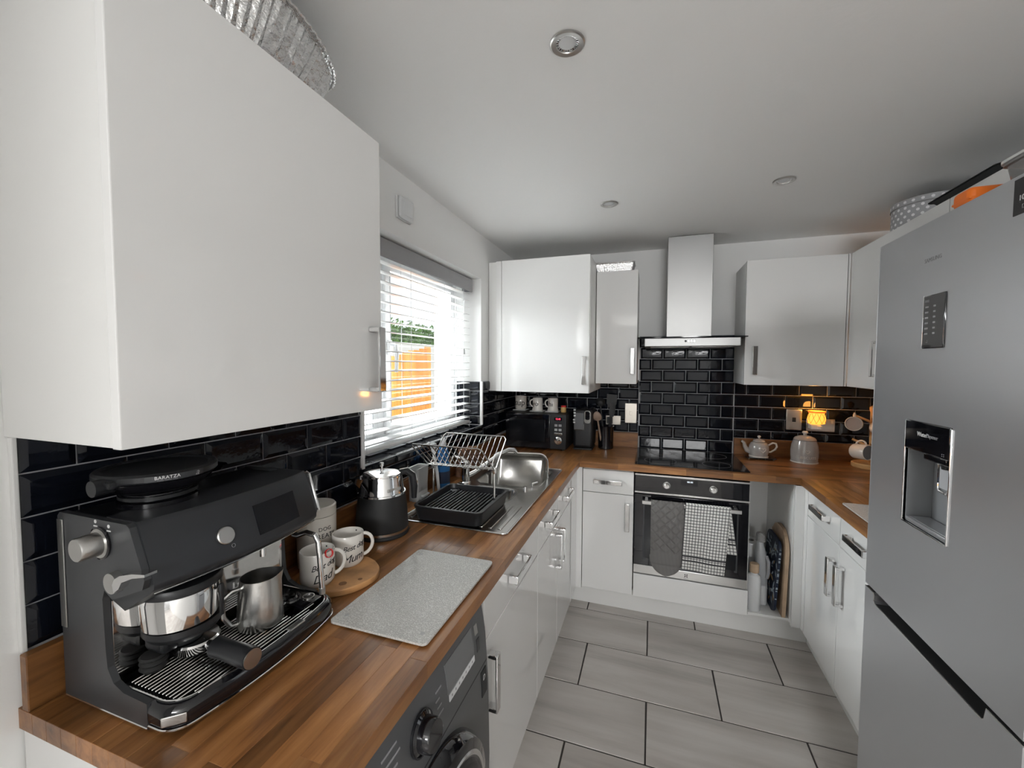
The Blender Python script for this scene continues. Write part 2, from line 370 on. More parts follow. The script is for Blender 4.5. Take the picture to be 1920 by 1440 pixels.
# ------------------------------------------------------------------ metro tiles
_tm = {}
def metro(w, h):
    k = (round(w, 3), round(h, 3))
    if k not in _tm:
        w, h = k; b = min(.011, w*.25, h*.25); m = MB(); R = []
        for ins, z in ((0, 0), (0, .0045), (b, .0085)):
            R.append([(-w/2+ins, -h/2+ins, z), (w/2-ins, -h/2+ins, z), (w/2-ins, h/2-ins, z), (-w/2+ins, h/2-ins, z)])
        m.loft(R); _tm[k] = m.mesh('wall_tile', 0)
    return _tm[k]
def tile_field(parent, O, U, V, u0, u1, rows, pitch, phase, off, gap=.0032, holes=()):
    """O origin, U/V in-plane directions; rows = list of v lines"""
    M0 = frame((0, 0, 0), U, V)
    O, U, V = Vector(O), Vector(U), Vector(V)
    for j in range(len(rows)-1):
        va, vb = rows[j], rows[j+1]; p = phase + (off if j % 2 else 0); k = math.floor((u0-p)/pitch)
        while p+k*pitch < u1-1e-6:
            a, b = max(u0, p+k*pitch), min(u1, p+(k+1)*pitch); k += 1
            if b-a < .012 or vb-va < .012: continue
            if any(a >= h[0]-1e-3 and b <= h[1]+1e-3 and va >= h[2]-1e-3 and vb <= h[3]+1e-3 for h in holes): continue
            o = link('wall_tile', metro(b-a-gap, vb-va-gap), 'tile_black', parent)
            c = O + U*((a+b)/2) + V*((va+vb)/2); M = M0.copy(); M.translation = c; o.matrix_world = M
def bed(parent, lo, hi): link('grout_bed', MB().box(lo, hi).mesh('grout_bed', 0), 'grout', parent)
PB = .0785; rb = [UB+PB*k for k in range(5)]+[1.40]
# back wall: u = x, v = z
tile_field(wb_, (0, YB-.003, 0), (1, 0, 0), (0, 0, 1), .012, .925, rb, .1485, 1.528-.074, .074)
tile_field(wb_, (0, YB-.003, 0), (1, 0, 0), (0, 0, 1), .925, 1.532, [ZT+.001, UB-PB*.34]+[UB+PB*(k+.66) for k in range(0, 9)], .1485, 1.528, -.074)
tile_field(wb_, (0, YB-.003, 0), (1, 0, 0), (0, 0, 1), 1.532, XR-.002, [UB]+[UB+PB*(k+.66) for k in range(0, 5)], .1485, 1.528-.074, .074)
bed(wb_, (.0, YB-.005, ZT), (XR, YB-.0005, 1.402)); bed(wb_, (.925, YB-.005, 1.402), (1.532, YB-.0005, 1.71))
# left wall: u = -y direction reversed so that the tile faces +x ; u along +y, v along z gives normal +x
PLs = .0758; rl = [UL+PLs*k for k in range(5)]+[1.392]
tile_field(wl_, (.003, 0, 0), (0, 1, 0), (0, 0, 1), .383, WY0-.006, rl, .1545, .459, -.0775)
tile_field(wl_, (.003, 0, 0), (0, 1, 0), (0, 0, 1), WY0-.006, WY1+.006, [UL, UL+PLs, WZ0-.002], .1545, .459, -.0775)
tile_field(wl_, (.003, 0, 0), (0, 1, 0), (0, 0, 1), WY1+.006, YB-.012, rb, .1485, 2.42, .074)
bed(wl_, (.0005, .383, ZT), (.005, WY0-.004, 1.392)); bed(wl_, (.0005, WY0-.004, ZT), (.005, WY1+.004, WZ0-.003)); bed(wl_, (.0005, WY1+.004, ZT), (.005, YB, 1.402))
# far window reveal (faces -y) and the near one (faces +y), sill (faces up)
XF = -.165
rv = [WZ0+.001]+[UB+PB*k for k in range(2, 5)]+[1.40]
tile_field(wl_, (0, WY1-.003, 0), (1, 0, 0), (0, 0, 1), XF, -.004, rv, .1485, -.075, .074)
bed(wl_, (XF, WY1-.005, WZ0), (0, WY1-.0005, 1.402))
tile_field(wl_, (0, WY0+.003, 0), (-1, 0, 0), (0, 0, 1), .004, -XF, rv, .1485, .03, .074)
bed(wl_, (XF, WY0+.0005, WZ0), (0, WY0+.005, 1.402))
tile_field(wl_, (0, 0, WZ0-.010), (0, -1, 0), (1, 0, 0), -WY1+.006, -WY0-.006, [XF, XF+.090, -.001], .1485, -1.55, .074)
bed(wl_, (XF, WY0, WZ0-.012), (-.001, WY1, WZ0-.008))
# white edging strips round the opening
t = struct('trim_1', MB().rbox((-.004, WY1-.011, WZ0), (.013, WY1+.004, 1.402), .002), 'trim_white', 'white edging strip at the far side of the window')
t = struct('trim_2', MB().rbox((-.004, WY0-.004, WZ0-.01), (.013, WY0+.011, 1.392), .002), 'trim_white', 'white edging strip at the near side of the window')
struct('trim_3', MB().rbox((.0, .3755, UL-.002), (.012, .3830, 1.385), .002), 'trim_white', 'white edging strip at the near end of the tiles')
# ------------------------------------------------------------------ window
XG = -.205
def window():
    y0, y1, z0, z1 = WY0, WY1, WZ0, WZ1
    wo = struct('window_1', MB().rbox((XG-.035, y0, z0), (XG+.035, y0+.052, z1), .004).rbox((XG-.035, y1-.052, z0), (XG+.035, y1, z1), .004)
                .rbox((XG-.034, y0+.05, z0), (XG+.034, y1-.05, z0+.052), .004).rbox((XG-.034, y0+.05, z1-.052), (XG+.034, y1-.05, z1), .004)
                .rbox((XG-.033, 1.572, z0+.05), (XG+.033, 1.632, z1-.05), .004), 'upvc', 'white upvc window with two lights')
    for a, b, nm in ((y0+.05, 1.574, 'sash'), (1.630, y1-.05, 'sash')):
        s = .045
        m = MB()
        m.rbox((XG-.025, a, z0+.05), (XG+.045, a+s, z1-.05), .005); m.rbox((XG-.025, b-s, z0+.05), (XG+.045, b, z1-.05), .005)
        m.rbox((XG-.024, a+s-.002, z0+.05), (XG+.044, b-s+.002, z0+.05+s), .005); m.rbox((XG-.024, a+s-.002, z1-.05-s), (XG+.044, b-s+.002, z1-.05), .005)
        so = link(nm, m.mesh(nm), 'upvc', wo)
        link('pane', MB().box((XG-.004, a+s-.004, z0+.05+s-.004), (XG+.004, b-s+.004, z1-.05-s+.004)).mesh('pane', 0), 'glass', so)
        g = MB()
        for aa, bb in (((XG+.0445, a+s-.006, z0+.10), (XG+.0465, a+s-.002, z1-.10)), ((XG+.0445, b-s+.002, z0+.10), (XG+.0465, b-s+.006, z1-.10))): g.box(aa, bb)
        link('gasket', g.mesh('gasket', 0), 'print_grey', so)
    h = MB().rbox((XG+.045, 1.640, 1.55), (XG+.058, 1.668, 1.62), .004).tube([(XG+.055, 1.654, 1.60), (XG+.085, 1.654, 1.595), (XG+.092, 1.652, 1.56), (XG+.090, 1.650, 1.47)], [.010, .010, .010, .008], 8)
    link('window_handle', h.mesh('window_handle'), 'upvc', wo)
window()
# ------------------------------------------------------------------ venetian blind
def blind():
    t = Thing('venetian_blind', 'white slatted venetian blind with a grey valance in the kitchen window', 'blind', (-.085, 1.817, 1.14))
    ya, yb = WY0+.010, WY1-.022; xc = -.092
    t.part('valance', MB().rbox((-.062, ya-.004, 1.955), (-.050, yb+.006, 2.032), .003).rbox((-.120, yb-.004, 1.957), (-.056, yb+.006, 2.030), .003).rbox((-.120, ya-.004, 1.957), (-.056, ya+.006, 2.030), .003), 'valance_grey', world=True, label='grey valance strip along the top')
    t.part('head_rail', MB().rbox((-.118, ya+.008, 1.985), (-.066, yb-.006, 2.030), .003), 'white_plastic', world=True)
    sl = MB()
    n = 8; prof = [(-.025+.05*i/n, .0026*(1-(2*i/n-1)**2)) for i in range(n+1)]
    ring = [(x, z) for x, z in prof]+[(x, z-.0026) for x, z in reversed(prof)]
    L = yb-ya; sl.prism(ring, 'y', -L/2, L/2); me = sl.mesh('slat', 50)
    for k in range(19):
        o = link('slat', me, 'slat_white', t.o); o.location = t.I @ Vector((xc, (ya+yb)/2, 1.182+.0425*k)); o.rotation_euler = (0, math.radians(4), 0)
    t.part('bottom_rail', MB().rbox((xc-.026, ya, 1.143), (xc+.026, yb, 1.160), .004), 'slat_white', world=True)
    for y in (1.37, 1.70, 2.03, 2.27):
        c = MB()
        for x in (xc-.027, xc+.027): c.cyl((x, y, 1.15), (x, y, 1.99), .0011, n=6)
        t.part('ladder_cord', c, 'white_plastic', world=True)
    for y, zb in ((2.262, 1.60), (2.285, 1.985)):
        c = MB().cyl((-.060, y, zb), (-.060, y, 1.99), .0012, n=6); co = t.part('pull_cord', c, 'white_plastic', world=True)
        t.part('tassel', MB().lathe([(.003, .034), (.006, .028), (.008, .0)], (-.060, y, zb-.03), n=12), 'grey_plastic', co, world=True)
blind()
# ------------------------------------------------------------------ outside: fence, neighbour wall, hedge
fo = Thing('garden_fence', 'orange stained close-board timber fence outside the window', 'fence', (-1.62, 3.8, -.2))
_fb = MB().prism([(-.062, -.006), (.062, -.012), (.062, .012), (-.062, .006)], 'z', 0, 1).mesh('fence_board', 0)
for k in range(17):
    o = link('fence_board', _fb, 'fence_wood', fo.o); y = 2.62+.118*k; h = 1.80+(.020*(k-10) if k > 10 else 0)+random.uniform(-.008, .008)
    o.location = fo.I @ Vector((-1.62, y, -.2)); o.scale = (1, 1, h); o.rotation_euler = (0, 0, PI/2)
fo.part('rail', MB().box((-1.68, 2.56, 1.2), (-1.635, 4.58, 1.29)), 'fence_wood', world=True)
single('garden_wall', MB().box((-1.60, 4.64, -.2), (-.9, 4.9, 3.6)), 'render_white', 'pale rendered neighbouring wall at the end of the orange fence', 'wall')
single('far_wall', MB().box((-5.2, 5.0, -.2), (-5.0, 14.0, 2.02)), 'render_white', 'low pale boundary wall under the hedge outside', 'wall')
def hedge():
    t = Thing('garden_hedge', 'green leafy hedge seen over the orange fence', 'hedge', (-6.0, 10.6, -.2))
    rnd = random.Random(3); m = MB()
    for _ in range(3800):
        c = Vector((max(-6.6, min(-5.32, -5.95+rnd.gauss(0, .22))), rnd.uniform(8.2, 13.6), 2.0+rnd.uniform(0, .78)*rnd.uniform(.55, 1))); a = rnd.uniform(0, 6.28); e = rnd.uniform(-1, 1); s = rnd.uniform(.05, .10)
        u = Vector((math.cos(a)*math.cos(e), math.sin(a)*math.cos(e), math.sin(e)))*s; w = u.cross(Vector((rnd.uniform(-1, 1), rnd.uniform(-1, 1), 1))).normalized()*s*.5
        m.add([c-u, c+w, c+u, c-w], [(0, 1, 2, 3)])
    o = t.part('foliage', m, 'foliage', world=True, smooth=0); o['kind'] = 'stuff'
    for y in (8.6, 9.6, 10.6, 11.6, 12.6, 13.4): t.part('stem', MB().tube([(-6.0, y, -.2), (-6.0, y+.05, 1.2), (-5.98, y-.03, 2.3)], [.05, .04, .02], 8), 'slice_bark', world=True)
hedge()
struct('ground', MB().box((-9, -6, -.3), (-WT, 12, -.2)), 'patio_slab', 'paved ground outside the window')
# ------------------------------------------------------------------ worktops of timber staves
def stave_top(name, label, x0, x1, y0, y1, long, seed, hole=None):
    t = Thing(name, label, 'worktop', ((x0+x1)/2, (y0+y1)/2, ZT-TK)); rnd = random.Random(seed); w = .0402
    a0, a1, b0, b1 = (x0, x1, y0, y1) if long == 'x' else (y0, y1, x0, x1)
    nb = round((b1-b0)/w); wb = (b1-b0)/nb; rects = []
    for j in range(nb):
        a = a0 - rnd.uniform(0, .3)
        while a < a1:
            L = rnd.uniform(.20, .46); p, q = max(a, a0), min(a+L, a1); a += L
            if q-p > .004: rects.append((p, q, b0+j*wb, b0+(j+1)*wb))
    out = []
    for p, q, c, d in rects:
        if not hole: out.append((p, q, c, d)); continue
        hx0, hx1, hy0, hy1 = hole
        h0, h1, g0, g1 = (hx0, hx1, hy0, hy1) if long == 'x' else (hy0, hy1, hx0, hx1)
        if q <= h0 or p >= h1 or d <= g0 or c >= g1: out.append((p, q, c, d)); continue
        if p < h0: out.append((p, h0, c, d))
        if q > h1: out.append((h1, q, c, d))
        mp, mq = max(p, h0), min(q, h1)
        if c < g0: out.append((mp, mq, c, g0))
        if d > g1: out.append((mp, mq, g1, d))
    for p, q, c, d in out:
        if q-p < .003 or d-c < .003: continue
        L, wd = q-p, d-c
        m = MB().rbox((-L/2, -wd/2, -TK), (L/2, wd/2, 0), .0005, 1); o = link('stave', m.mesh('stave', 0), 'oak', t.o)
        ca, cb = (p+q)/2, (c+d)/2
        M = Matrix.Translation(((ca, cb, ZT) if long == 'x' else (cb, ca, ZT))) @ Matrix.Rotation(0 if long == 'x' else PI/2, 4, 'Z'); o.matrix_local = t.I @ M
    return t
SK = (.118, .548, 1.318, 2.249)   # sink outline x0,x1,y0,y1
stave_top('worktop', 'oak block worktop under the coffee machine and round the sink', .0, WL, YE, YB, 'y', 11, hole=(SK[0]+.02, SK[1]-.02, SK[2]+.02, SK[3]-.02))
stave_top('worktop', 'oak block worktop holding the hob and the grey teapot', WL, XR, WB, YB, 'x', 12)
stave_top('worktop', 'oak block worktop running beside the fridge', WR, XR, 1.505, WB, 'y', 13)
def upstand(label, lo, hi, long):
    L = (hi[1]-lo[1]) if long == 'y' else (hi[0]-lo[0]); wd = (hi[0]-lo[0]) if long == 'y' else (hi[1]-lo[1]); h = hi[2]-lo[2]
    m = MB().rbox((-L/2, -wd/2, 0), (L/2, wd/2, h), .0015, 1)
    M = Matrix.Translation(((lo[0]+hi[0])/2, (lo[1]+hi[1])/2, lo[2])) @ Matrix.Rotation(PI/2 if long == 'y' else 0, 4, 'Z')
    o = link('worktop_upstand', m.mesh('worktop_upstand', 0), 'oak'); o.matrix_world = M; tag(o, label, 'upstand')
upstand('oak upstand along the wall under the window', (.0125, YE, ZT), (.032, YB-.034, UL), 'y')
upstand('oak upstand on the back wall left of the hob', (.034, YB-.032, ZT), (.925, YB-.0125, UB), 'x')
upstand('oak upstand on the back wall behind the grey teapot', (1.534, YB-.032, ZT), (XR-.002, YB-.0125, UB), 'x')
# ------------------------------------------------------------------ cabinets
def handle_mb(p, d, nrm, L=.168, w=.027, so=.034):
    """chrome D handle: centre p on the front, long direction d, outward normal nrm"""
    m = MB(); w2 = w/2
    m.rbox((-L/2, -w2, so-.007), (L/2, w2, so), .0028, 2)
    for s in (-1, 1): m.rbox((s*L/2-(.012 if s > 0 else 0), -w2, 0), (s*L/2+(.012 if s < 0 else 0), w2, so-.002), .0026, 2)
    d, nrm = Vector(d), Vector(nrm)
    return m.xf(frame(p, d, nrm.cross(d)))
def slab(axis, face, a0, a1, z0, z1, th=.019, g=.0018, r=.0018):
    """a front: outer face at 'face' on x or y axis, th>0 extends inward (axis direction given by sign)"""
    a0 += g; a1 -= g; z0 += g; z1 -= g
    if axis == '+x': return MB().rbox((face-th, a0, z0), (face, a1, z1), r)
    if axis == '-x': return MB().rbox((face, a0, z0), (face+th, a1, z1), r)
    return MB().rbox((a0, face, z0), (a1, face+th, z1), r)      # '-y'
NRM = {'+x': (1, 0, 0), '-x': (-1, 0, 0), '-y': (0, -1, 0)}
def front(t, kind, axis, face, a0, a1, z0, z1, hnd=None):
    o = t.part(kind, slab(axis, face, a0, a1, z0, z1), 'gloss_white', world=True)
    if hnd:
        (ha, hz, hd) = hnd
        p = (face, ha, hz) if axis != '-y' else (ha, face, hz)
        d = (0, 0, 1) if hd == 'v' else ((0, 1, 0) if axis != '-y' else (1, 0, 0))
        t.part('handle', handle_mb(p, d, NRM[axis]), 'chrome', o, world=True, label='chrome bar handle')
    return o
ZP, ZD, ZTOP = .130, .733, .880
# left run
t = Thing('end_panel', 'white end panel under the near end of the worktop', 'panel', (.3, .384, 0)); t.part('panel', MB().rbox((.004, .376, 0), (.585, .394, ZT-TK-.001), .001), 'gloss_white', world=True)
t = Thing('base_cabinet', 'white gloss drawer and door unit next to the washing machine', 'cabinet', (.3, 1.32, 0))
t.part('carcass', MB().rbox((.006, 1.027, ZP), (DLX-.022, 1.604, ZT-TK-.002), .001), 'carcass_white', world=True)
t.part('filler', MB().rbox((.30, 1.010, ZP), (DLX-.030, 1.0255, ZT-TK-.002), .001), 'gloss_white', world=True)
front(t, 'drawer', '+x', DLX, 1.030, 1.605, ZD, ZTOP, (1.318, .812, 'h')); front(t, 'door', '+x', DLX, 1.030, 1.605, ZP-.012, ZD, (1.062, .605, 'v'))
t = Thing('base_cabinet', 'white gloss sink unit with two drawers and two doors', 'cabinet', (.3, 1.975, 0))
m = MB(); m.box((.006, 1.606, ZP), (.022, 2.344, ZT-TK-.002)); m.box((.022, 1.606, ZP), (DLX-.022, 2.344, ZP+.016)); m.box((.022, 1.606, ZP+.016), (DLX-.022, 1.622, ZT-TK-.002)); m.box((.022, 2.328, ZP+.016), (DLX-.022, 2.344, ZT-TK-.002))
t.part('carcass', m, 'carcass_white', world=True)
front(t, 'drawer', '+x', DLX, 1.605, 1.975, ZD, ZTOP, (1.800, .812, 'h')); front(t, 'drawer', '+x', DLX, 1.975, 2.345, ZD, ZTOP, (2.172, .812, 'h'))
front(t, 'door', '+x', DLX, 1.605, 1.975, ZP-.012, ZD, (1.938, .605, 'v')); front(t, 'door', '+x', DLX, 1.975, 2.345, ZP-.012, ZD, (2.012, .605, 'v'))
t = Thing('corner_post', 'white corner post between sink unit and narrow drawer unit', 'panel', (.59, 2.44, 0))
t.part('post', MB().rbox((DLX-.019, 2.347, ZP-.012), (DLX, DBY-.001, ZTOP), .001).rbox((DLX-.019, DBY+.0005, ZP-.012), (.618, DBY+.019, ZTOP), .001), 'gloss_white', world=True)
single('plinth', MB().rbox((.515, 1.03, 0), (.531, 2.58, ZP-.014), .001), 'carcass_white', 'white plinth under the sink side units', 'plinth')
single('plinth', MB().rbox((.532, 2.584, 0), (1.834, 2.600, ZP-.002), .001), 'carcass_white', 'white plinth under the oven', 'plinth')
single('plinth', MB().rbox((1.835, 1.52, 0), (1.851, 2.583, ZP-.014), .001), 'carcass_white', 'white plinth beside the fridge', 'plinth')
# back run
t = Thing('base_cabinet', 'narrow white gloss drawer and door unit left of the oven', 'cabinet', (.77, 2.8, 0))
t.part('carcass', MB().rbox((.625, DBY+.022, ZP), (.920, YB-.03, ZT-TK-.002), .001), 'carcass_white', world=True)
front(t, 'drawer', '-y', DBY, .620, .924, ZD, ZTOP-.006, (.772, .806, 'h')); front(t, 'door', '-y', DBY, .620, .924, ZP+.0, ZD, (.888, .605, 'v'))
t = Thing('oven_housing', 'white oven housing panel under the oven', 'cabinet', (1.23, 2.8, 0))
t.part('carcass', MB().rbox((.9235, DBY+.10, ZP), (1.5335, YB-.03, .268), .001), 'carcass_white', world=True)
t.part('panel', slab('-y', DBY, .926, 1.536, ZP-.004, .269), 'gloss_white', world=True)
t = Thing('niche', 'white open niche between the oven and the right hand units', 'cabinet', (1.65, 2.8, 0))
t.part('shelf', MB().rbox((1.5375, DBY+.012, ZP), (1.7345, YB-.03, ZP+.014), .001), 'carcass_white', world=True)
t.part('side', MB().rbox((1.5345, DBY+.03, ZP+.0), (1.5370, YB-.03, ZT-TK-.002), .0005), 'carcass_white', world=True)
t.part('back', MB().rbox((1.5375, YB-.046, ZP+.015), (1.7345, YB-.034, ZT-TK-.002), .001), 'carcass_white', world=True)
t.part('side', MB().rbox((1.735, DBY+.004, ZP-.004), (1.753, YB-.03, ZT-TK-.002), .001), 'carcass_white', world=True)
t = Thing('corner_post', 'white corner post right of the open niche', 'panel', (1.77, 2.49, 0))
t.part('post', MB().rbox((1.738, DBY-.018, ZP-.012), (1.7795, DBY+.002, ZTOP), .001).rbox((DRX, 2.462, ZP-.012), (DRX+.019, DBY+.002, ZTOP), .001), 'gloss_white', world=True)
# right run
t = Thing('base_cabinet', 'white gloss drawer and door unit between niche and fridge', 'cabinet', (2.05, 2.27, 0))
t.part('carcass', MB().rbox((DRX+.022, 2.079, ZP), (XR-.02, 2.46, ZT-TK-.002), .001), 'carcass_white', world=True)
front(t, 'drawer', '-x', DRX, 2.077, 2.460, ZD+.01, ZTOP, (2.262, .822, 'h')); front(t, 'door', '-x', DRX, 2.077, 2.460, ZP-.012, ZD+.01, (2.112, .590, 'v'))
t = Thing('base_cabinet', 'white gloss drawer and door unit half hidden by the fridge', 'cabinet', (2.05, 1.80, 0))
t.part('carcass', MB().rbox((DRX+.022, 1.510, ZP), (XR-.02, 2.075, ZT-TK-.002), .001), 'carcass_white', world=True)
front(t, 'drawer', '-x', DRX, 1.508, 2.077, ZD+.01, ZTOP, (1.885, .822, 'h')); front(t, 'door', '-x', DRX, 1.508, 2.077, ZP-.012, ZD+.01, (2.030, .590, 'v'))
# wall cabinets
t = Thing('wall_cabinet', 'large white gloss wall cabinet above the coffee machine', 'cabinet', (.16, .66, 1.384))
t.part('carcass', MB().rbox((.002, .372, 1.386), (.293, .952, 2.096), .001), 'carcass_white', world=True)
front(t, 'door', '+x', .3137, .364, .957, 1.3843, 2.0979, (.915, 1.520, 'v'))
t = Thing('wall_cabinet', 'tall white gloss corner wall cabinet above the microwave', 'cabinet', (.36, 2.78, 1.335))
t.part('carcass', MB().rbox((.004, 2.506, 1.337), (.657, YB-.002, 2.162), .001), 'carcass_white', world=True)
t.part('filler', MB().rbox((.060, 2.488, 1.337), (.096, 2.505, 2.162), .001), 'gloss_white', world=True)
front(t, 'door', '-y', 2.4855, .097, .657, 1.335, 2.164, (.630, 1.474, 'v'))
t = Thing('wall_cabinet', 'slim white gloss wall cabinet left of the cooker hood', 'cabinet', (.79, 2.9, 1.385))
t.part('carcass', MB().rbox((.660, 2.766, 1.387), (.918, YB-.002, 2.108), .001), 'carcass_white', world=True)
front(t, 'door', '-y', 2.745, .660, .921, 1.385, 2.110, (.893, 1.533, 'v'))
t = Thing('wall_cabinet', 'white gloss wall cabinet right of the cooker hood', 'cabinet', (1.77, 2.9, 1.393))
t.part('carcass', MB().rbox((1.524, 2.751, 1.395), (2.020, YB-.002, 2.114), .001), 'carcass_white', world=True)
front(t, 'door', '-y', 2.730, 1.521, 2.010, 1.393, 2.116, (1.572, 1.537, 'v'))
t = Thing('wall_cabinet', 'white gloss wall cabinet on the right wall in the corner', 'cabinet', (2.19, 2.36, 1.393))
t.part('carcass', MB().rbox((2.042, 1.952, 1.395), (XR-.002, 2.728, 2.114), .001), 'carcass_white', world=True)
t.part('filler', MB().rbox((2.022, 2.668, 1.395), (2.040, 2.728, 2.114), .001), 'gloss_white', world=True)
t.part('filler', MB().rbox((2.0115, 2.732, 1.395), (2.0215, 2.749, 2.114), .0005), 'gloss_white', world=True)
front(t, 'door', '-x', 2.020, 1.951, 2.668, 1.393, 2.116, (2.395, 1.540, 'v'))
t = Thing('wall_cabinet', 'white gloss bridging cabinet above the fridge', 'cabinet', (2.19, 1.8, 1.90))
t.part('carcass', MB().rbox((2.042, 1.652, 1.90), (XR-.002, 1.949, 2.114), .001), 'carcass_white', world=True)
front(t, 'door', '-x', 2.020, 1.652, 1.949, 1.90, 2.116)
# ------------------------------------------------------------------ ceiling downlights
def downlight(x, y, label):
    t = Thing('ceiling_downlight', label, 'downlight', (x, y, ZC), group='recessed ceiling downlights')
    t.part('bezel', MB().lathe([(.0435, 0), (.0435, -.003), (.040, -.0052), (.029, -.004), (.0275, -.001), (.0275, .0)], n=40), 'steel')
    m = MB(); R = []
    n = 48
    for r, z in ((.0272, -.0015), (.0215, -.0002)):
        R.append([((r+(.0012 if k % 2 else -.0004))*math.cos(2*PI*k/n), (r+(.0012 if k % 2 else -.0004))*math.sin(2*PI*k/n), z) for k in range(n)])
    m.loft(R, caps=False); t.part('reflector', m, 'chrome', smooth=0)
    t.part('lens', MB().lathe([(.0, -.0012), (.019, -.0012), (.0215, -.0004)], n=32), 'white_plastic')
downlight(.798, 1.055, 'steel ceiling downlight nearest the viewer'); downlight(.795, 2.137, 'steel ceiling downlight in front of the tall corner cabinet'); downlight(1.539, 2.107, 'steel ceiling downlight in front of the cooker hood on the right')
# ------------------------------------------------------------------ alarm on the window wall
t = Thing('alarm', 'small white square alarm box on the wall above the window', 'alarm', (0, 1.535, 2.158))
t.part('base', MB().rbox((.0005, -.052, -.046), (.012, .052, .046), .004), 'white_plastic')
t.part('cover', MB().rbox((.0125, -.050, -.044), (.026, .050, .044), .008, 3), 'white_plastic')
t.part('vent', MB().rbox((.0255, -.026, -.028), (.0285, .034, .026), .004), 'white_plastic')
# ------------------------------------------------------------------ washing machine
def washer():
    t = Thing('washing_machine', 'graphite front-loading washing machine under the worktop', 'washing machine', (.30, .705, 0))
    y0, y1 = .402, 1.004
    prof = [(.03, .012), (.575, .012), (.592, .05), (.606, .25), (.612, .45), (.608, .66), (.598, .80), (.586, .868), (.03, .868)]
    t.part('body', MB().prism(prof, 'y', y0, y1), 'graphite', world=True, smooth=25)
    def fx(z):
        for (xa, za), (xb, zb) in zip(prof[1:8], prof[2:8]):
            if za <= z <= zb: return xa+(xb-xa)*(z-za)/(zb-za)
        return .586
    def plate(a, b, za, zb, out=.002, r=.0):
        n = 6; fr = [[(fx(za+(zb-za)*k/n)+o, y, za+(zb-za)*k/n) for k in range(n+1)] for o, y in ((out, a), (out, b))]
        bk = [[(fx(za+(zb-za)*k/n)-.002, y, za+(zb-za)*k/n) for k in range(n+1)] for y in (a, b)]
        return MB().loft([fr[0]+list(reversed(bk[0])), fr[1]+list(reversed(bk[1]))])
    cp = t.part('control_panel', plate(y0+.002, y1-.002, .718, .862, .0012), 'graphite', world=True)
    t.part('panel_seam', plate(y0+.002, y1-.002, .7135, .7165, .0006), 'black_matte', world=True)
    d = t.part('display', plate(.785, .925, .782, .846, .0026), 'display_grey', world=True)
    t.part('label_strip', plate(.790, .925, .762, .777, .0030), 'white_plastic', world=True, label='white label strip under the display')
    mk = MB()
    for k in range(7): mk.add(plate(.800+.018*k, .804+.018*k, .767, .772, .0034).v, plate(0.8, .804, .767, .772).f)
    t.part('label_text', mk, 'print_grey', world=True)
    bt = MB(); p = plate(.940, .956, .815, .840, .003); bt.add(p.v, p.f); t.part('button', bt, 'steel', world=True)
    p = plate(.944, .960, .770, .802, .0022); t.part('button', p, 'graphite_panel', world=True)
    p = plate(.958, .990, .640, .705, .0022); lo = t.part('badge', p, 'black_matte', world=True)
    M = frame((fx(.685)+.0026, .974, .685), (0, 1, 0), (0, 0, 1)); t.part('badge_mark', text_mb('D', .020).xf(M), 'print_white', lo, world=True)
    for (ya, yb, zs) in ((.735, .763, 6), (.560, .610, 7)):
        m = MB()
        for k in range(zs):
            z = .735+.0165*k
            if z > .852: continue
            p = plate(ya+.004*(k % 2), yb-.006*((k+1) % 3), z, z+.0035, .0020); m.add(p.v, p.f)
        t.part('programme_marks', m, 'print_grey', world=True)
    c = Vector((fx(.79), .676, .790)); k = t.part('dial', MB().lathe([(.037, -.002), (.037, .006), (.031, .010), (.030, .030), (.027, .034), (.0, .034)], c, (1, .0, .12), 40), 'black_gloss', world=True)
    t.part('dial_ring', MB().lathe([(.0375, .0015), (.040, .0015), (.040, .0055), (.0375, .0055)], c, (1, 0, .12), 40, close=True), 'black_plastic', k, world=True)
    c = Vector((.609, .715, .498)); ax = (1, 0, 0)
    dr = t.part('door', MB().lathe([(.208, -.012), (.206, .014), (.195, .030), (.176, .036), (.170, .034)], c, ax, 64), 'black_gloss', world=True)
    t.part('door_ring', MB().lathe([(.178, .0345), (.172, .0385), (.166, .0365), (.166, .030), (.178, .030)], c, ax, 64, close=True), 'chrome_soft', dr, world=True)
    t.part('door_glass', MB().lathe([(.167, .031), (.150, .040), (.125, .037), (.112, .014), (.095, -.004), (.0, -.006)], c, ax, 64), 'smoked_glass', dr, world=True)
    t.part('door_rim', MB().lathe([(.137, .0405), (.132, .043), (.126, .040), (.130, .034)], c, ax, 64, close=True), 'graphite', dr, world=True)
    for yy in (y0+.06, y1-.06): t.part('foot', MB().cyl((.53, yy, 0), (.53, yy, .0125), .02), 'dark_rubber', world=True)
    for yy in (y0+.06, y1-.06): t.part('foot', MB().cyl((.09, yy, 0), (.09, yy, .0125), .02), 'dark_rubber', world=True)
washer()
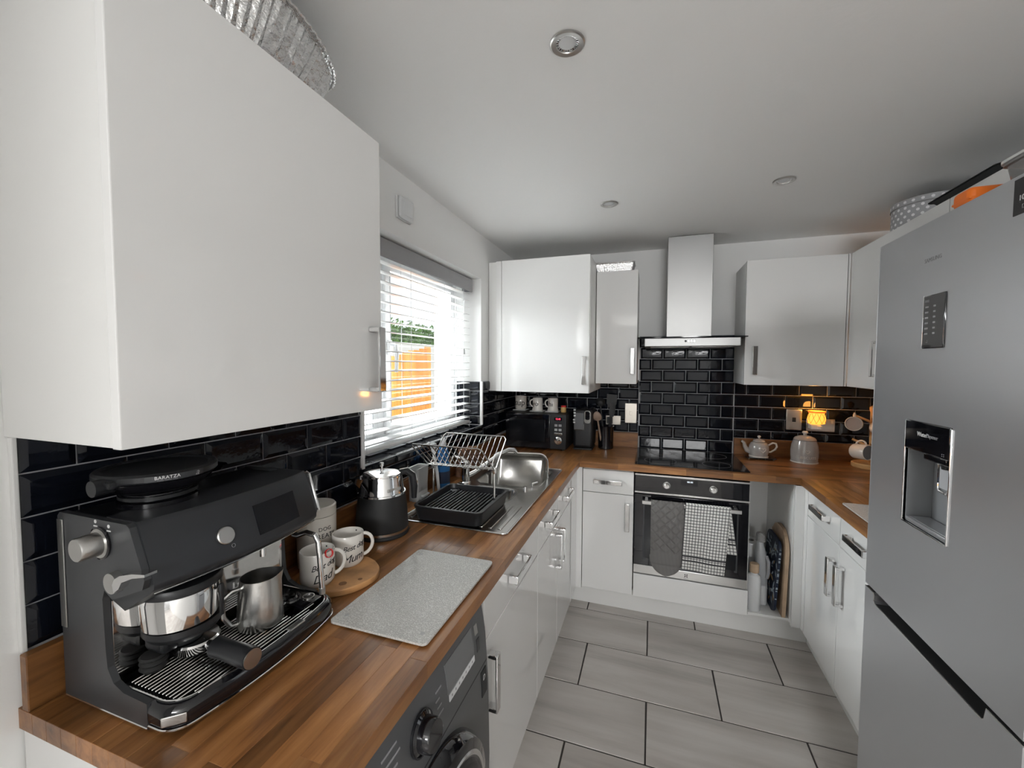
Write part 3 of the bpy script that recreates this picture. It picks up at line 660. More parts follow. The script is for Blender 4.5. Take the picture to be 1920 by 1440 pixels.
# ------------------------------------------------------------------ fridge
def fridge():
    t = Thing('fridge_freezer', 'silver grey fridge freezer with water dispenser', 'fridge', (2.0, 1.207, 0))
    F, ya, yb, zs, zt_ = 1.627, .925, 1.479, .866, 1.848
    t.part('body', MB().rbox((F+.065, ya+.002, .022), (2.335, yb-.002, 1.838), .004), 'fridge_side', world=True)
    # upper door with a cut-out for the dispenser
    hy0, hy1, hz0, hz1 = 1.141, 1.306, 1.118, 1.372
    def pl(y0, y1, z0, z1, x0=F, x1=F+.062, r=.004): return MB().rbox((x0, y0, z0), (x1, y1, z1), r)
    R = 4; m = MB()
    out = rrect(ya, zs, yb, zt_, .006, 3)
    # frame of four strips, butted without bevels inside
    m.loft([[(F+.010, y, z) for y, z in out], [(F+.002, ya+(y-ya)*1, z) for y, z in out]], caps=False)
    def strip(y0, y1, z0, z1): m.box((F, y0, z0), (F+.060, y1, z1))
    strip(ya, hy0, zs, zt_); strip(hy1, yb, zs, zt_); strip(hy0, hy1, zs, hz0); strip(hy0, hy1, hz1, zt_)
    m = MB(); strip(ya+.0, hy0, zs, zt_); strip(hy1, yb, zs, zt_); strip(hy0, hy1, zs, hz0); strip(hy0, hy1, hz1, zt_)
    ud = t.part('upper_door', m, 'fridge_steel', world=True, smooth=0)
    t.part('door_edge', MB().tube([(F+.004, yb-.001, zs), (F+.004, yb-.001, zt_)], .0045, 10), 'fridge_steel', ud, world=True)
    # dispenser
    rc = MB(); rc.box((F+.055, hy0, hz0), (F+.059, hy1, hz1)); rc.box((F+.004, hy0-.0005, hz0), (F+.056, hy0+.004, hz1)); rc.box((F+.004, hy1-.004, hz0), (F+.056, hy1+.0005, hz1)); rc.box((F+.004, hy0, hz0-.0005), (F+.056, hy1, hz0+.004))
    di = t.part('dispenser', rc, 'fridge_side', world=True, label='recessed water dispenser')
    fr = MB(); w = .004
    fr.rbox((F-.003, hy0-w, hz0-w), (F+.010, hy0, hz1), .0015); fr.rbox((F-.003, hy1, hz0-w), (F+.010, hy1+w, hz1), .0015); fr.rbox((F-.003, hy0-w, hz0-w), (F+.010, hy1+w, hz0), .0015)
    t.part('dispenser_frame', fr, 'chrome', di, world=True)
    t.part('dispenser_panel', MB().rbox((F-.0035, hy0-.002, 1.302), (F+.030, hy1+.002, hz1+.003), .003).rbox((F+.004, hy0+.02, 1.286), (F+.050, hy1-.062, 1.302), .003), 'black_gloss', di, world=True)
    def txt(s, size, y, z, m_, par, x=F, sh=0, sp=1.0):
        t.part('lettering', text_mb(s, size, .0006, sh, sp).xf(frame((x-.0004, y, z), (0, -1, 0), (0, 0, 1))), m_, par, world=True)
    txt('Water', .0145, 1.236, 1.345, 'print_white', di, F-.0036); txt('Dispenser', .0125, 1.200, 1.345, 'print_grey', di, F-.0036, 0, .82)
    txt(': :', .012, 1.160, 1.312, 'print_white', di, F-.0036)
    lv = MB(); lv.tube([(F+.030, 1.236, 1.290), (F+.034, 1.240, 1.236), (F+.032, 1.234, 1.216), (F+.032, 1.208, 1.213), (F+.032, 1.198, 1.226), (F+.030, 1.186, 1.290)], .0035, 8)
    dl = t.part('dispenser_lever', lv, 'chrome', di, world=True)
    t.part('lever_plate', MB().rbox((F+.031, 1.200, 1.222), (F+.034, 1.234, 1.292), .001), 'milky_plastic', di, world=True)
    t.part('nozzle', MB().cyl((F+.032, 1.212, 1.286), (F+.032, 1.212, 1.270), .012, .009), 'black_plastic', di, world=True)
    t.part('drip_tray', MB().rbox((F+.002, hy0+.006, hz0+.0045), (F+.052, hy1-.006, hz0+.012), .002).rbox((F+.006, hy0+.012, hz0+.012), (F+.048, hy1-.012, hz0+.014), .001), 'fridge_steel', di, world=True)
    # control panel
    cp = t.part('control_panel', MB().rbox((F-.003, 1.180, 1.549), (F+.002, 1.259, 1.674), .0025), 'black_gloss', world=True)
    t.part('control_panel_edge', MB().rbox((F-.002, 1.259, 1.548), (F+.001, 1.2625, 1.675), .001), 'chrome', cp, world=True)
    m = MB()
    for k in range(6):
        for yy, w_ in ((1.243, .012), (1.215, .008)): m.box((F-.0036, yy-w_/2, 1.582+.0125*k), (F-.0028, yy+w_/2, 1.586+.0125*k))
    t.part('icons', m, 'print_grey', cp, world=True)
    txt('8002', .008, 1.243, 1.660, 'print_grey', cp, F-.003); txt('-3', .010, 1.238, 1.565, 'print_grey', cp, F-.003)
    txt('SAMSUNG', .0135, 1.236, 1.757, 'print_grey', ud)
    st = t.part('sticker', MB().rbox((F-.0012, .940, 1.778), (F+.0005, 1.012, 1.842), .0005), 'print_black', world=True, label='black information sticker')
    txt('10 YEAR', .013, .976, 1.806, 'print_white', st, F-.0012); txt('Digital', .011, .978, 1.790, 'print_grey', st, F-.0012)
    # lower door with grip pocket along its top edge
    poly = [(ya, .050), (yb, .050), (yb, zs-.010), (1.434, zs-.010), (1.430, zs-.016), (1.430, zs-.032), (1.424, zs-.038), (1.018, zs-.038), (1.012, zs-.032), (1.008, zs-.010), (ya, zs-.010)]
    ld = t.part('lower_door', MB().prism(poly, 'x', F, F+.060), 'fridge_steel', world=True, smooth=0)
    t.part('grip_edge', MB().tube([(F+.001, yb, zs-.010), (F+.001, 1.434, zs-.010), (F+.001, 1.430, zs-.016), (F+.001, 1.430, zs-.032), (F+.001, 1.424, zs-.038), (F+.001, 1.018, zs-.038), (F+.001, 1.012, zs-.032), (F+.001, 1.008, zs-.010), (F+.001, ya, zs-.010)], .0012, 6), 'chrome', ld, world=True)
    t.part('grip_pocket', MB().box((F+.0602, ya+.002, zs-.045), (F+.0645, yb-.002, zs-.001)), 'dark_rubber', world=True)
    g = MB(); g.box((F+.003, 1.020, zs-.0378), (F+.060, 1.422, zs-.0365)); g.box((F+.003, ya+.003, zs-.0098), (F+.060, 1.008, zs-.0085)); g.box((F+.003, 1.436, zs-.0098), (F+.060, yb-.003, zs-.0085))
    t.part('grip_liner', g, 'dark_rubber', world=True)
    for y in (ya+.05, yb-.05):
        t.part('foot', MB().cyl((F+.12, y, 0), (F+.12, y, .0225), .02), 'dark_rubber', world=True); t.part('foot', MB().cyl((2.28, y, 0), (2.28, y, .0225), .02), 'dark_rubber', world=True)
fridge()
# ------------------------------------------------------------------ cooker hood
t = Thing('cooker_hood', 'stainless steel chimney cooker hood with glass canopy', 'cooker hood', (1.225, 2.87, 1.62))
t.part('chimney', MB().rbox((1.093, 2.792, 1.680), (1.352, YB-.014, ZC-.003), .002, 1), 'brushed_steel', world=True)
gp = [(.926, YB-.02), (.926, 2.66)]+[(.926+.60*k/16, 2.615+.045*(2*k/16-1)**2) for k in range(17)]+[(1.526, YB-.02)]
t.part('glass_canopy', MB().prism(gp, 'z', 1.671, 1.677), 'smoked_glass', world=True, smooth=25)
bd = t.part('motor_housing', MB().rbox((.966, 2.648, 1.620), (1.488, YB-.014, 1.670), .003), 'brushed_steel', world=True)
for k in range(4): t.part('button', MB().lathe([(.006, .0), (.006, .005), (.004, .0065), (.0, .0065)], (1.197+.0155*k, 2.648, 1.650), (0, -1, 0), 14), 'black_plastic' if k == 0 else 'chrome_soft', bd, world=True)
for k in range(2): t.part('filter', MB().rbox((1.00+.235*k, 2.70, 1.6165), (1.22+.235*k, 3.02, 1.620), .001), 'steel', bd, world=True)
# ------------------------------------------------------------------ hob
t = Thing('hob', 'black glass hob set in the oak worktop', 'hob', (1.23, 2.79, ZT))
t.part('glass', MB().rbox((.926, 2.535, ZT+.0003), (1.532, 3.046, ZT+.0052), .002), 'smoked_glass', world=True)
for x, y, r in ((1.07, 2.66, .090), (1.07, 2.91, .075), (1.38, 2.91, .090), (1.38, 2.66, .075)):
    t.part('zone_ring', MB().lathe([(r, .0), (r+.0012, .0), (r+.0012, .0002), (r, .0002)], (x, y, ZT+.0052), n=48, close=True), 'print_grey', world=True)
t.part('touch_mark', text_mb('-  +', .016, .0002).xf(frame((1.23, 2.552, ZT+.0053), (1, 0, 0), (0, 1, 0))), 'print_grey', world=True)
# ------------------------------------------------------------------ oven
def oven():
    t = Thing('built_in_oven', 'black and steel built-in oven under the hob', 'oven', (1.226, 2.8, .275)); Y = 2.515; x0, x1 = .928, 1.527
    t.part('body', MB().rbox((x0+.012, Y+.024, .278), (x1-.012, 3.03, .868), .002), 'fridge_side', world=True)
    t.part('control_panel', MB().rbox((x0, Y, .768), (x1, Y+.022, .862), .002), 'black_gloss', world=True)
    t.part('trim', MB().rbox((x0, Y-.002, .862), (x1, Y+.022, .872), .001), 'steel', world=True); t.part('trim', MB().rbox((x0, Y-.002, .758), (x1, Y+.022, .768), .001), 'steel', world=True)
    dp = t.part('display', MB().rbox((1.180, Y-.001, .824), (1.268, Y+.002, .856), .0008), 'screen_dark', world=True)
    t.part('display_digits', text_mb('00:00', .0125, .0004, 0, 1.1).xf(frame((1.228, Y-.0014, .845), (1, 0, 0), (0, 0, 1))), 'led_white', dp, world=True)
    for x in (1.104, 1.348):
        k = t.part('knob', MB().lathe([(.021, 0), (.021, .004), (.0165, .006), (.0155, .022), (.013, .0245), (.0, .0245)], (x, Y, .815), (0, -1, 0), 28), 'steel', world=True)
        t.part('knob_pointer', MB().rbox((x-.0012, Y-.0255, .815), (x+.0012, Y-.0243, .829), .0004), 'print_black', k, world=True)
    dr = t.part('door', MB().rbox((x0, Y, .327), (x1, Y+.022, .752), .003), 'black_gloss', world=True)
    t.part('door_window', MB().rbox((.985, Y-.0006, .372), (1.470, Y+.001, .690), .0005), 'smoked_glass', dr, world=True)
    fr = MB(); fr.box((.978, Y-.0004, .36), (.995, Y+.001, .70)); fr.box((1.462, Y-.0004, .36), (1.478, Y+.001, .70)); t.part('door_border', fr, 'graphite_panel', dr, world=True)
    st = t.part('lower_trim', MB().rbox((x0, Y-.001, .277), (x1, Y+.022, .327), .002), 'steel', world=True)
    c = Vector((1.218, Y-.0014, .302)); m = MB(); M = frame(c, (1, 0, 0), (0, 0, 1))
    for s in ((-1, 1), (1, 1), (1, -1), (-1, -1)):
        m2 = MB().prism([(.001*s[0], .001*s[1]), (.0085*s[0], .003*s[1]), (.0085*s[0], .0085*s[1]), (.003*s[0], .0085*s[1])], 'z', 0, .0008); m.add(m2.v, m2.f)
    t.part('emblem', m.xf(M), 'print_black', st, world=True)
    t.part('lettering', text_mb('Electrolux', .0062, .0004).xf(frame((1.218, Y-.0014, .287), (1, 0, 0), (0, 0, 1))), 'print_black', st, world=True)
    hb = t.part('handle_bar', MB().rbox((.972, 2.466, .707), (1.484, 2.474, .727), .002), 'steel', world=True)
    for x in (.995, 1.461): t.part('handle_post', MB().rbox((x-.008, 2.474, .709), (x+.008, Y+.001, .725), .001), 'steel', hb, world=True)
oven()
# oven glove and tea towel over the handle bar
def glove():
    def fn(u, v):
        w = .178; x = 1.021+w*u; H = .432; z = .740-H*v
        if v > .74:
            s = (v-.74)/.26; half = math.sqrt(max(0, 1-s**2.2)); x = 1.110-.004+(u-.5)*w*half
        px = min(1, 4*min(u, 1-u)+.0); d = .011*math.sin(min(1, px)*PI/2)*min(1, v*8+.3)
        if v < .68:
            q = .055; a = abs(((x+z)/q) % 1-.5); b = abs(((x-z)/q) % 1-.5); g = min(.5-a, .5-b); d -= .0075*max(0, 1-g/.12)
        else: d -= .005*max(0, 1-abs(v-.86)/.02)
        return (x, 2.4635-d-.002*math.sin(v*5), z)
    m = MB().grid(fn, 44, 110)
    n = len(m.v); back = MB().grid(lambda u, v: (fn(u, v)[0], 2.4755+.006*min(1, 4*min(u, 1-u)) if fn(u, v)[2] < .708 else 2.4638+.0125*min(1, max(0, (.740-fn(u, v)[2])/.03)), fn(u, v)[2]-0), 20, 60)
    fr = Thing('oven_glove', 'grey quilted oven glove hanging on the oven door bar', 'oven glove', (1.11, 2.47, .31))
    fr.part('front', m, 'mitt_cloth', world=True, smooth=180)
    fr.part('back', MB().grid(lambda u, v: (1.023+.172*u, (2.4775+.003*math.sin(u*PI)) if v > .12 else 2.462+.0155*(v/.12), .7400-.20*v), 16, 30), 'mitt_cloth', world=True, smooth=180)
glove()
def towel():
    t = Thing('tea_towel', 'white and black checked tea towel hanging on the oven door bar', 'tea towel', (1.31, 2.47, .37))
    def sheet(name, fn, nu, nv, W, H):
        m = MB().grid(fn, nu, nv); m.xf(t.I); me = bpy.data.meshes.new(name); me.from_pydata([tuple(v) for v in m.v], [], m.f)
        uv = me.uv_layers.new(name='UVMap')
        for lp in me.loops:
            i = lp.vertex_index; u, v = (i % (nu+1))/nu, (i//(nu+1))/nv; uv.data[lp.index].uv = (u*W, (1-v)*H)
        me.polygons.foreach_set('use_smooth', [True]*len(me.polygons)); o = link(name, me, 'towel_check', t.o)
        sm = o.modifiers.new('thickness', 'SOLIDIFY'); sm.thickness = .0022; sm.offset = 0
    def front(u, v):
        x = 1.203+.228*u-.016*v+(-.010*v*u); z = .7385-.374*v-.008*u*v; y = 2.4600-.003*math.sin(u*9+v*2)*v-.004*v
        return (x, y, z)
    sheet('front_fold', front, 30, 50, .24, .375)
    def back(u, v):
        top = Vector((1.203+.228*u, 2.4600+.0195*min(1, v/.05), .7385 if v < .05 else .7385-.255*(v-.05)/.95))
        x = top.x+(.040*v*(u**.7)); return (x, top.y+(.004*math.sin(u*7)*v if v > .05 else 0), top.z-.012*u*v)
    sheet('back_fold', back, 24, 36, .25, .262)
towel()
# ------------------------------------------------------------------ niche contents
Z = .1442
t = Thing('kitchen_roll', 'white kitchen roll standing at the back of the niche', 'kitchen roll', (1.603, 2.83, Z))
t.part('roll', MB().lathe([(.020, .0), (.058, .0), (.060, .003), (.060, .292), (.058, .295), (.020, .295)], n=36, close=True), 'white_plastic'); t.part('core', MB().lathe([(.0185, .001), (.0198, .001), (.0198, .294), (.0185, .294)], n=24, close=True), 'pan_edge')
t = Thing('spray_bottle', 'short white bottle with a brown cap in the niche', 'bottle', (1.5735, 2.574, Z))
t.part('bottle', MB().lathe([(.0, 0), (.030, 0), (.034, .006), (.034, .175), (.030, .195), (.018, .205), (.018, .212)], n=28), 'white_plastic'); t.part('cap', MB().lathe([(.022, .2125), (.024, .215), (.024, .258), (.020, .262), (0, .262)], n=24), 'board_wood')
def detergent():
    t = Thing('detergent_bottle', 'tall pale blue-white detergent bottle with clear cap in the niche', 'bottle', (1.628, 2.672, Z))
    R = []
    for w, d, z, o in ((.028, .045, 0, 0), (.031, .050, .01, 0), (.031, .050, .14, 0), (.030, .048, .22, -.002), (.027, .040, .29, -.004), (.018, .022, .335, -.006), (.016, .018, .352, -.006)):
        R.append([(o+w*math.copysign(abs(math.cos(a))**.7, math.cos(a)), d*math.copysign(abs(math.sin(a))**.7, math.sin(a)), z) for a in [2*PI*k/28 for k in range(28)]])
    b = t.part('bottle', MB().loft(R), 'milky_plastic'); t.part('label', MB().loft([[(x*1.012, y*1.012, .008+k*.11) for x, y, z in R[1]] for k in (0, 1)], caps=False), 'white_plastic', b)
    t.part('handle', MB().tube([(.018, -.036, .285), (.024, -.055, .26), (.024, -.058, .20), (.020, -.046, .165)], .009, 10), 'milky_plastic', b)
    t.part('cap', MB().lathe([(.022, .353), (.025, .358), (.023, .398), (.019, .404), (0, .404)], (-.006, 0, 0), n=20), 'clear_plastic')
detergent()
def boards():
    t = Thing('patterned_board', 'navy leaf-patterned tray standing on edge in the niche', 'tray', (1.672, 2.68, Z))
    out = rrect(-.125, 0, .125, .40, .05, 6); Mx = Matrix.Rotation(math.radians(3.2), 4, 'Y')
    t.part('board', MB().prism(out, 'x', -.006, .006).xf(Mx), 'leaf_navy'); rnd = random.Random(5)
    for mname, n in (('leaf_pale', 46), ('leaf_gold', 12)):
        m = MB()
        for _ in range(n):
            y, z, a, L = rnd.uniform(-.105, .105), rnd.uniform(.03, .37), rnd.uniform(0, PI), rnd.uniform(.012, .026)
            p = [(y+L*math.cos(a)*s+L*.28*math.sin(a)*c, z+L*math.sin(a)*s-L*.28*math.cos(a)*c) for s, c in ((-1, 0), (-.3, 1), (.5, .8), (1, 0), (.5, -.8), (-.3, -1))]
            q = MB().prism(p, 'x', -.0068, -.0061); m.add(q.v, q.f)
        rim = MB()
        t.part('leaf_print', m.xf(Mx), mname)['kind'] = 'stuff'
    m = MB()
    for _ in range(26):
        z, a, L = rnd.uniform(.03, .37), rnd.uniform(.3, 2.8), rnd.uniform(.01, .02); m.add(MB().box((-.005+.001*_/26, -.1262, z), (.004, -.1252, z+L*.4)).v, MB().box((0, 0, 0), (1, 1, 1)).f)
    t.part('leaf_print', m.xf(Mx), 'leaf_pale')['kind'] = 'stuff'
    t = Thing('chopping_board', 'wooden chopping board with a rounded corner standing in the niche', 'chopping board', (1.711, 2.675, Z))
    out = [(-.14, 0), (.14, 0), (.14, .40)]+arc((.02, .34), .12, 0, 90, 8)[1:]+arc((-.02, .34), .12, 90, 180, 8)
    t.part('board', MB().prism(out, 'x', -.009, .009).xf(Matrix.Rotation(math.radians(1.5), 4, 'Y')), 'board_wood')
boards()
# ------------------------------------------------------------------ sockets and switches
def plate(name, label, cat, x0, x1, z0, z1, sw):
    t = Thing(name, label, cat, ((x0+x1)/2, YB-.0125, (z0+z1)/2)); w, h = (x1-x0)/2, (z1-z0)/2
    t.part('plate', MB().rbox((-w, -.006, -h), (w, .0, h), .003), 'plate_steel')
    for a, b, hw, hh, mt in sw: t.part('rocker', MB().rbox((a-hw, -.0085, b-hh), (a+hw, -.0055, b+hh), .001), mt)
    return t
plate('wall_switch', 'steel cooker switch plate left of the hob', 'switch', .833, .915, 1.093, 1.236, [(0, 0, .008, .014, 'plate_steel')])
plate('wall_switch', 'steel switch plate beside the glowing plug-in lamp', 'switch', 1.830, 1.916, 1.098, 1.230, [(0, 0, .010, .014, 'black_plastic')])
t = plate('wall_socket', 'steel double socket holding the glowing plug-in lamp', 'socket', 1.940, 2.092, 1.096, 1.176, [(.060, .02, .006, .010, 'white_plastic')])
t = plate('wall_socket', 'steel socket with a black plug beside the utensil pot', 'socket', .700, .805, 1.076, 1.142, [])
t.part('plug', MB().rbox((-.044, -.034, -.022), (-.004, -.0062, .024), .004), 'black_plastic'); t.part('plug_cable', MB().tube([(-.024, -.030, -.020), (-.024, -.034, -.06), (-.03, -.030, -.11), (-.05, -.028, -.145)], .0035, 8), 'black_plastic')
def lamp():
    t = Thing('plug_in_lamp', 'glowing amber plug-in night lamp on the back wall', 'lamp', (1.975, 2.995, 1.145))
    t.part('plug', MB().rbox((-.032, -.018, -.030), (.020, .050, .004), .006, 3).lathe([(.0, -.03), (.013, -.024), (.013, -.006), (0, -.002)], (.012, -.020, 0), n=16), 'white_plastic')
    prof = [(.034, .006), (.046, .010), (.047, .040), (.043, .058), (.040, .072), (.043, .082)]
    sh = t.part('shade', MB().lathe(prof, n=36), 'lamp_lit', label='lit amber shade')
    t.part('shade_rim', MB().lathe([(.0425, .074), (.046, .082), (.0445, .086), (.040, .084)], n=36, close=True), 'lamp_rim', sh)
    m = MB()
    def rad(z):
        for (ra, za), (rb_, zb) in zip(prof, prof[1:]):
            if za <= z <= zb: return ra+(rb_-ra)*(z-za)/(zb-za)
        return .044
    for k in range(10):
        for s in (1, -1): m.tube([((rad(z)+.0008)*math.cos(2*PI*k/10+s*(z-.01)*9), (rad(z)+.0008)*math.sin(2*PI*k/10+s*(z-.01)*9), z) for z in [.010+.0125*i for i in range(6)]], .0009, 5)
    t.part('shade_wire', m, 'lamp_lines', sh)
    l = bpy.data.lights.new('lamp_bulb', 'POINT'); l.energy = 1.6; l.color = (1, .42, .08); l.shadow_soft_size = .03
    lo = bpy.data.objects.new('lamp_bulb', l); COL.objects.link(lo); lo.parent = t.o; lo.location = (0, -.015, .105)
lamp()
# ------------------------------------------------------------------ crockery helpers
def mug_parts(t, r, h, mt, ha, flare=0, hr=.026, hz=None, tk=.0035, inside=None):
    pr = [(.0, 0), (r*.80, 0), (r*.86, .002)] if not flare else [(.0, 0), (r*.98+flare, 0), (r+flare, .003), (r+flare, .006), (r+.001, .014)]
    pr += [(r, .012 if not flare else .03), (r, h*.5), (r, h-.0015), (r-.001, h), (r-tk+.0005, h), (r-tk, h-.002), (r-tk, .010), (r*.7, .006), (.0, .006)]
    b = t.part('body', MB().lathe(pr, n=40), mt)
    zc = h*.52 if hz is None else hz; ca, sa = math.cos(ha), math.sin(ha); pts = []
    for k in range(13):
        a = -PI/2+PI*k/12; e = r-.003+hr*math.cos(a)*1.0; pts.append((ca*e, sa*e, zc+hr*1.15*math.sin(a)+.004*math.cos(a)))
    t.part('handle', MB().tube(pts, [.0048]*13, 10), mt)
    return b
def wrap_text(t, s, size, r, z, ang, mt, par, shear=0, sp=1.0, depth=.0006, tilt=0):
    m = text_mb(s, size, depth, shear, sp)
    m.map(lambda v: (math.cos(ang+v.x/r)*(r+.0004+v.z), math.sin(ang+v.x/r)*(r+.0004+v.z), z+v.y+tilt*v.x))
    t.part('lettering', m, mt, par)
# ------------------------------------------------------------------ microwave and what stands on it
def microwave():
    x0, x1, y0, y1, z0, z1 = .040, .470, 2.735, 3.028, ZT+.012, 1.172
    t = Thing('microwave', 'black microwave in the corner under the tall cabinet', 'microwave', ((x0+x1)/2, (y0+y1)/2, ZT))
    t.part('body', MB().rbox((x0, y0+.02, z0), (x1, y1, z1), .004), 'black_matte', world=True)
    d = t.part('door', MB().rbox((x0, y0, z0+.002), (.358, y0+.0195, z1-.002), .003), 'black_gloss', world=True)
    t.part('door_window', MB().rbox((x0+.025, y0-.0012, z0+.045), (.325, y0+.001, z1-.04), .001), 'smoked_glass', d, world=True)
    c = t.part('control_panel', MB().rbox((.360, y0, z0+.002), (x1, y0+.0195, z1-.002), .003), 'black_plastic', world=True)
    t.part('clock_display', MB().rbox((.388, y0-.0012, z1-.043), (.442, y0+.001, z1-.020), .0005), 'screen_dark', c, world=True)
    t.part('clock_digits', text_mb('12:45', .016, .0006).xf(frame((.416, y0-.0016, z1-.0315), (1, 0, 0), (0, 0, 1))), 'led_red', c, world=True)
    for i in range(2):
        for k in range(2): t.part('button', MB().rbox((.392+.028*i, y0-.0015, z1-.083-.030*k), (.412+.028*i, y0+.001, z1-.067-.030*k), .001), 'grey_plastic' if k else 'print_grey', c, world=True)
    t.part('button', MB().rbox((.390, y0-.002, z1-.140), (.444, y0+.001, z1-.126), .004), 'chrome_soft', c, world=True)
    k = t.part('knob', MB().lathe([(.026, 0), (.026, .004), (.018, .008), (.017, .020), (0, .022)], (.417, y0, z0+.062), (0, -1, 0), 28), 'chrome', c, world=True)
    for x in (x0+.03, x1-.03):
        for y in (y0+.05, y1-.03): t.part('foot', MB().cyl((x, y, ZT), (x, y, z0+.001), .012, n=12), 'dark_rubber', world=True)
    return z1
ZM = microwave()
for (x, y, txt, lab, ha, fl, md, tm, coaster) in ((.092, 2.925, 'sup', "pale mug reading 'sup' at the left on the microwave", 2.4, 0, 'cream_ceramic', 'print_black', True),
        (.232, 2.885, 'yo', "white mug reading 'yo' in the middle on the microwave", PI+.25, .004, 'white_ceramic', 'print_black', True),
        (.345, 2.885, 'hi', "white mug reading 'hi' at the right on the microwave", PI+.25, .004, 'white_ceramic', 'print_black', True)):
    t = Thing('mug', lab, 'mug', (x, y, ZM+.0062), group='mugs on the microwave')
    b = mug_parts(t, .043 if txt == 'sup' else .036, .098 if txt == 'sup' else .090, md, ha, fl, .022, .052)
    wrap_text(t, txt, .062 if txt == 'sup' else .050, .043 if txt == 'sup' else .036, .05, -PI/2+(.05 if txt == 'sup' else -.25), tm, b)
    single('coaster', MB().rbox((x-.048, y-.048, ZM+.0003), (x+.048, y+.048, ZM+.0058), .002), 'white_plastic', {'sup': "square coaster under the mug reading 'sup'", 'yo': "white square coaster under the mug reading 'yo'", 'hi': "white square coaster under the mug reading 'hi'"}[txt], 'coaster', 'coasters on the microwave')
t = Thing('spice_jar', 'small glass spice jar with a red lid on the microwave', 'jar', (.425, 2.87, ZM+.0005))
t.part('jar', MB().lathe([(.0, 0), (.017, 0), (.019, .003), (.019, .032), (.016, .037)], n=20), 'leaf_gold'); t.part('lid', MB().lathe([(.0185, .0375), (.0185, .047), (.017, .049), (0, .049)], n=20), 'red_gloss')
# ------------------------------------------------------------------ toaster, utensil pot
def toaster():
    t = Thing('toaster', 'black toaster with chrome lever surround beside the microwave', 'toaster', (.567, 2.925, ZT)); y0 = 2.832
    t.part('body', MB().rbox((.499, y0, ZT+.014), (.636, 3.02, 1.205), .022, 4), 'black_plastic', world=True)
    t.part('base', MB().rbox((.503, y0+.004, ZT), (.632, 3.016, ZT+.0135), .005), 'black_matte', world=True)
    ring = rrect(.578, 1.108, .622, 1.196, .018, 6)
    e = t.part('lever_surround', MB().prism(ring, 'y', y0-.006, y0+.004), 'chrome_soft', world=True); t.part('lever_window', MB().prism(rrect(.585, 1.132, .616, 1.190, .010, 5), 'y', y0-.0075, y0-.0055), 'black_gloss', e, world=True)
    t.part('reflection_plate', MB().rbox((.508, y0-.003, 1.062), (.572, y0+.003, 1.176), .001), 'graphite', world=True)  # grey plate stands for a reflection on the glossy toaster end
    m = MB(); m.box((.506, y0-.0045, 1.058), (.576, y0-.002, 1.063)); m.box((.5735, y0-.0045, 1.058), (.577, y0-.002, 1.10)); t.part('reflection_edge', m, 'chrome', world=True)  # bright edge of the modelled reflection
    for k, z in enumerate((1.200, 1.180, 1.160, 1.132, 1.114)): t.part('glint_peg', MB().rbox((.501+.003*(z > 1.15), y0-.010, z-.008), (.516+.003*(z > 1.15), y0-.0005, z+.003), .003), 'white_plastic', world=True)  # white pegs stand for highlights of the window blind
    for x in (.540, .596): t.part('slot', MB().rbox((x-.012, y0+.03, 1.2045), (x+.012, 2.99, 1.2062), .0005), 'black_gloss', world=True)
toaster()
t = Thing('utensil_pot', 'black utensil pot beside the toaster', 'pot', (.712, 2.955, ZT)); t.part('pot', MB().lathe([(0, 0), (.048, 0), (.052, .004), (.054, .155), (.0555, .160), (.052, .160), (.049, .010), (0, .008)], n=36), 'black_gloss')
def utensil(name, lab, base, top, head, mt, r=.006):
    b, p = Vector(base), Vector(top); ax = (p-b).normalized(); M = frame(p, Vector((0, -1, 0)).cross(ax), ax)
    t = Thing(name, lab, 'utensil', base, group='utensils in the pot')
    t.part('handle', MB().tube([b, (b+p)/2, p], [r, r, r*.85], 10), mt, world=True)
    m = MB()
    if head == 'spoon':
        R = []
        for s in [i/10 for i in range(11)]:
            w = .026*math.sqrt(max(0, 1-(2*s-1)**2))*(1.12-.25*s)+.003; R.append([Vector((w*math.cos(a), .072*s-.005, .006*math.sin(a)+.006*(2*s-1)**2)) for a in [2*PI*k/14 for k in range(14)]])
        m.loft(R)
    elif head == 'slice':
        m.prism([(-.016, 0), (.016, 0), (.034, .03), (.036, .095), (-.036, .095), (-.034, .03)], 'z', -.002, .002)
        for k in range(3): pass
    elif head == 'ladle': m.lathe([(.0, -.022), (.018, -.018), (.030, -.004), (.034, .012), (.031, .012), (.026, -.004), (.0, -.017)], (0, .025, .012), (0, .35, 1), 20)
    else: m.prism([(-.012, 0), (.012, 0), (.020, .02), (.020, .085), (.012, .10), (-.012, .10), (-.020, .085), (-.020, .02)], 'z', -.003, .003)
    t.part('head', m.xf(M), mt, world=True)
utensil('wooden_spoon', 'brown wooden spoon leaning in the utensil pot', (.688, 2.935, ZT+.012), (.665, 2.868, 1.125), 'spoon', 'spoon_wood', .0065)
utensil('fish_slice', 'black fish slice standing in the utensil pot', (.722, 2.965, ZT+.012), (.742, 2.985, 1.205), 'slice', 'black_matte')
utensil('ladle', 'black ladle standing in the utensil pot', (.705, 2.972, ZT+.012), (.668, 2.990, 1.215), 'ladle', 'black_matte')
utensil('spatula', 'black spatula at the right of the utensil pot', (.735, 2.945, ZT+.012), (.752, 2.925, 1.150), 'spatula', 'black_plastic')
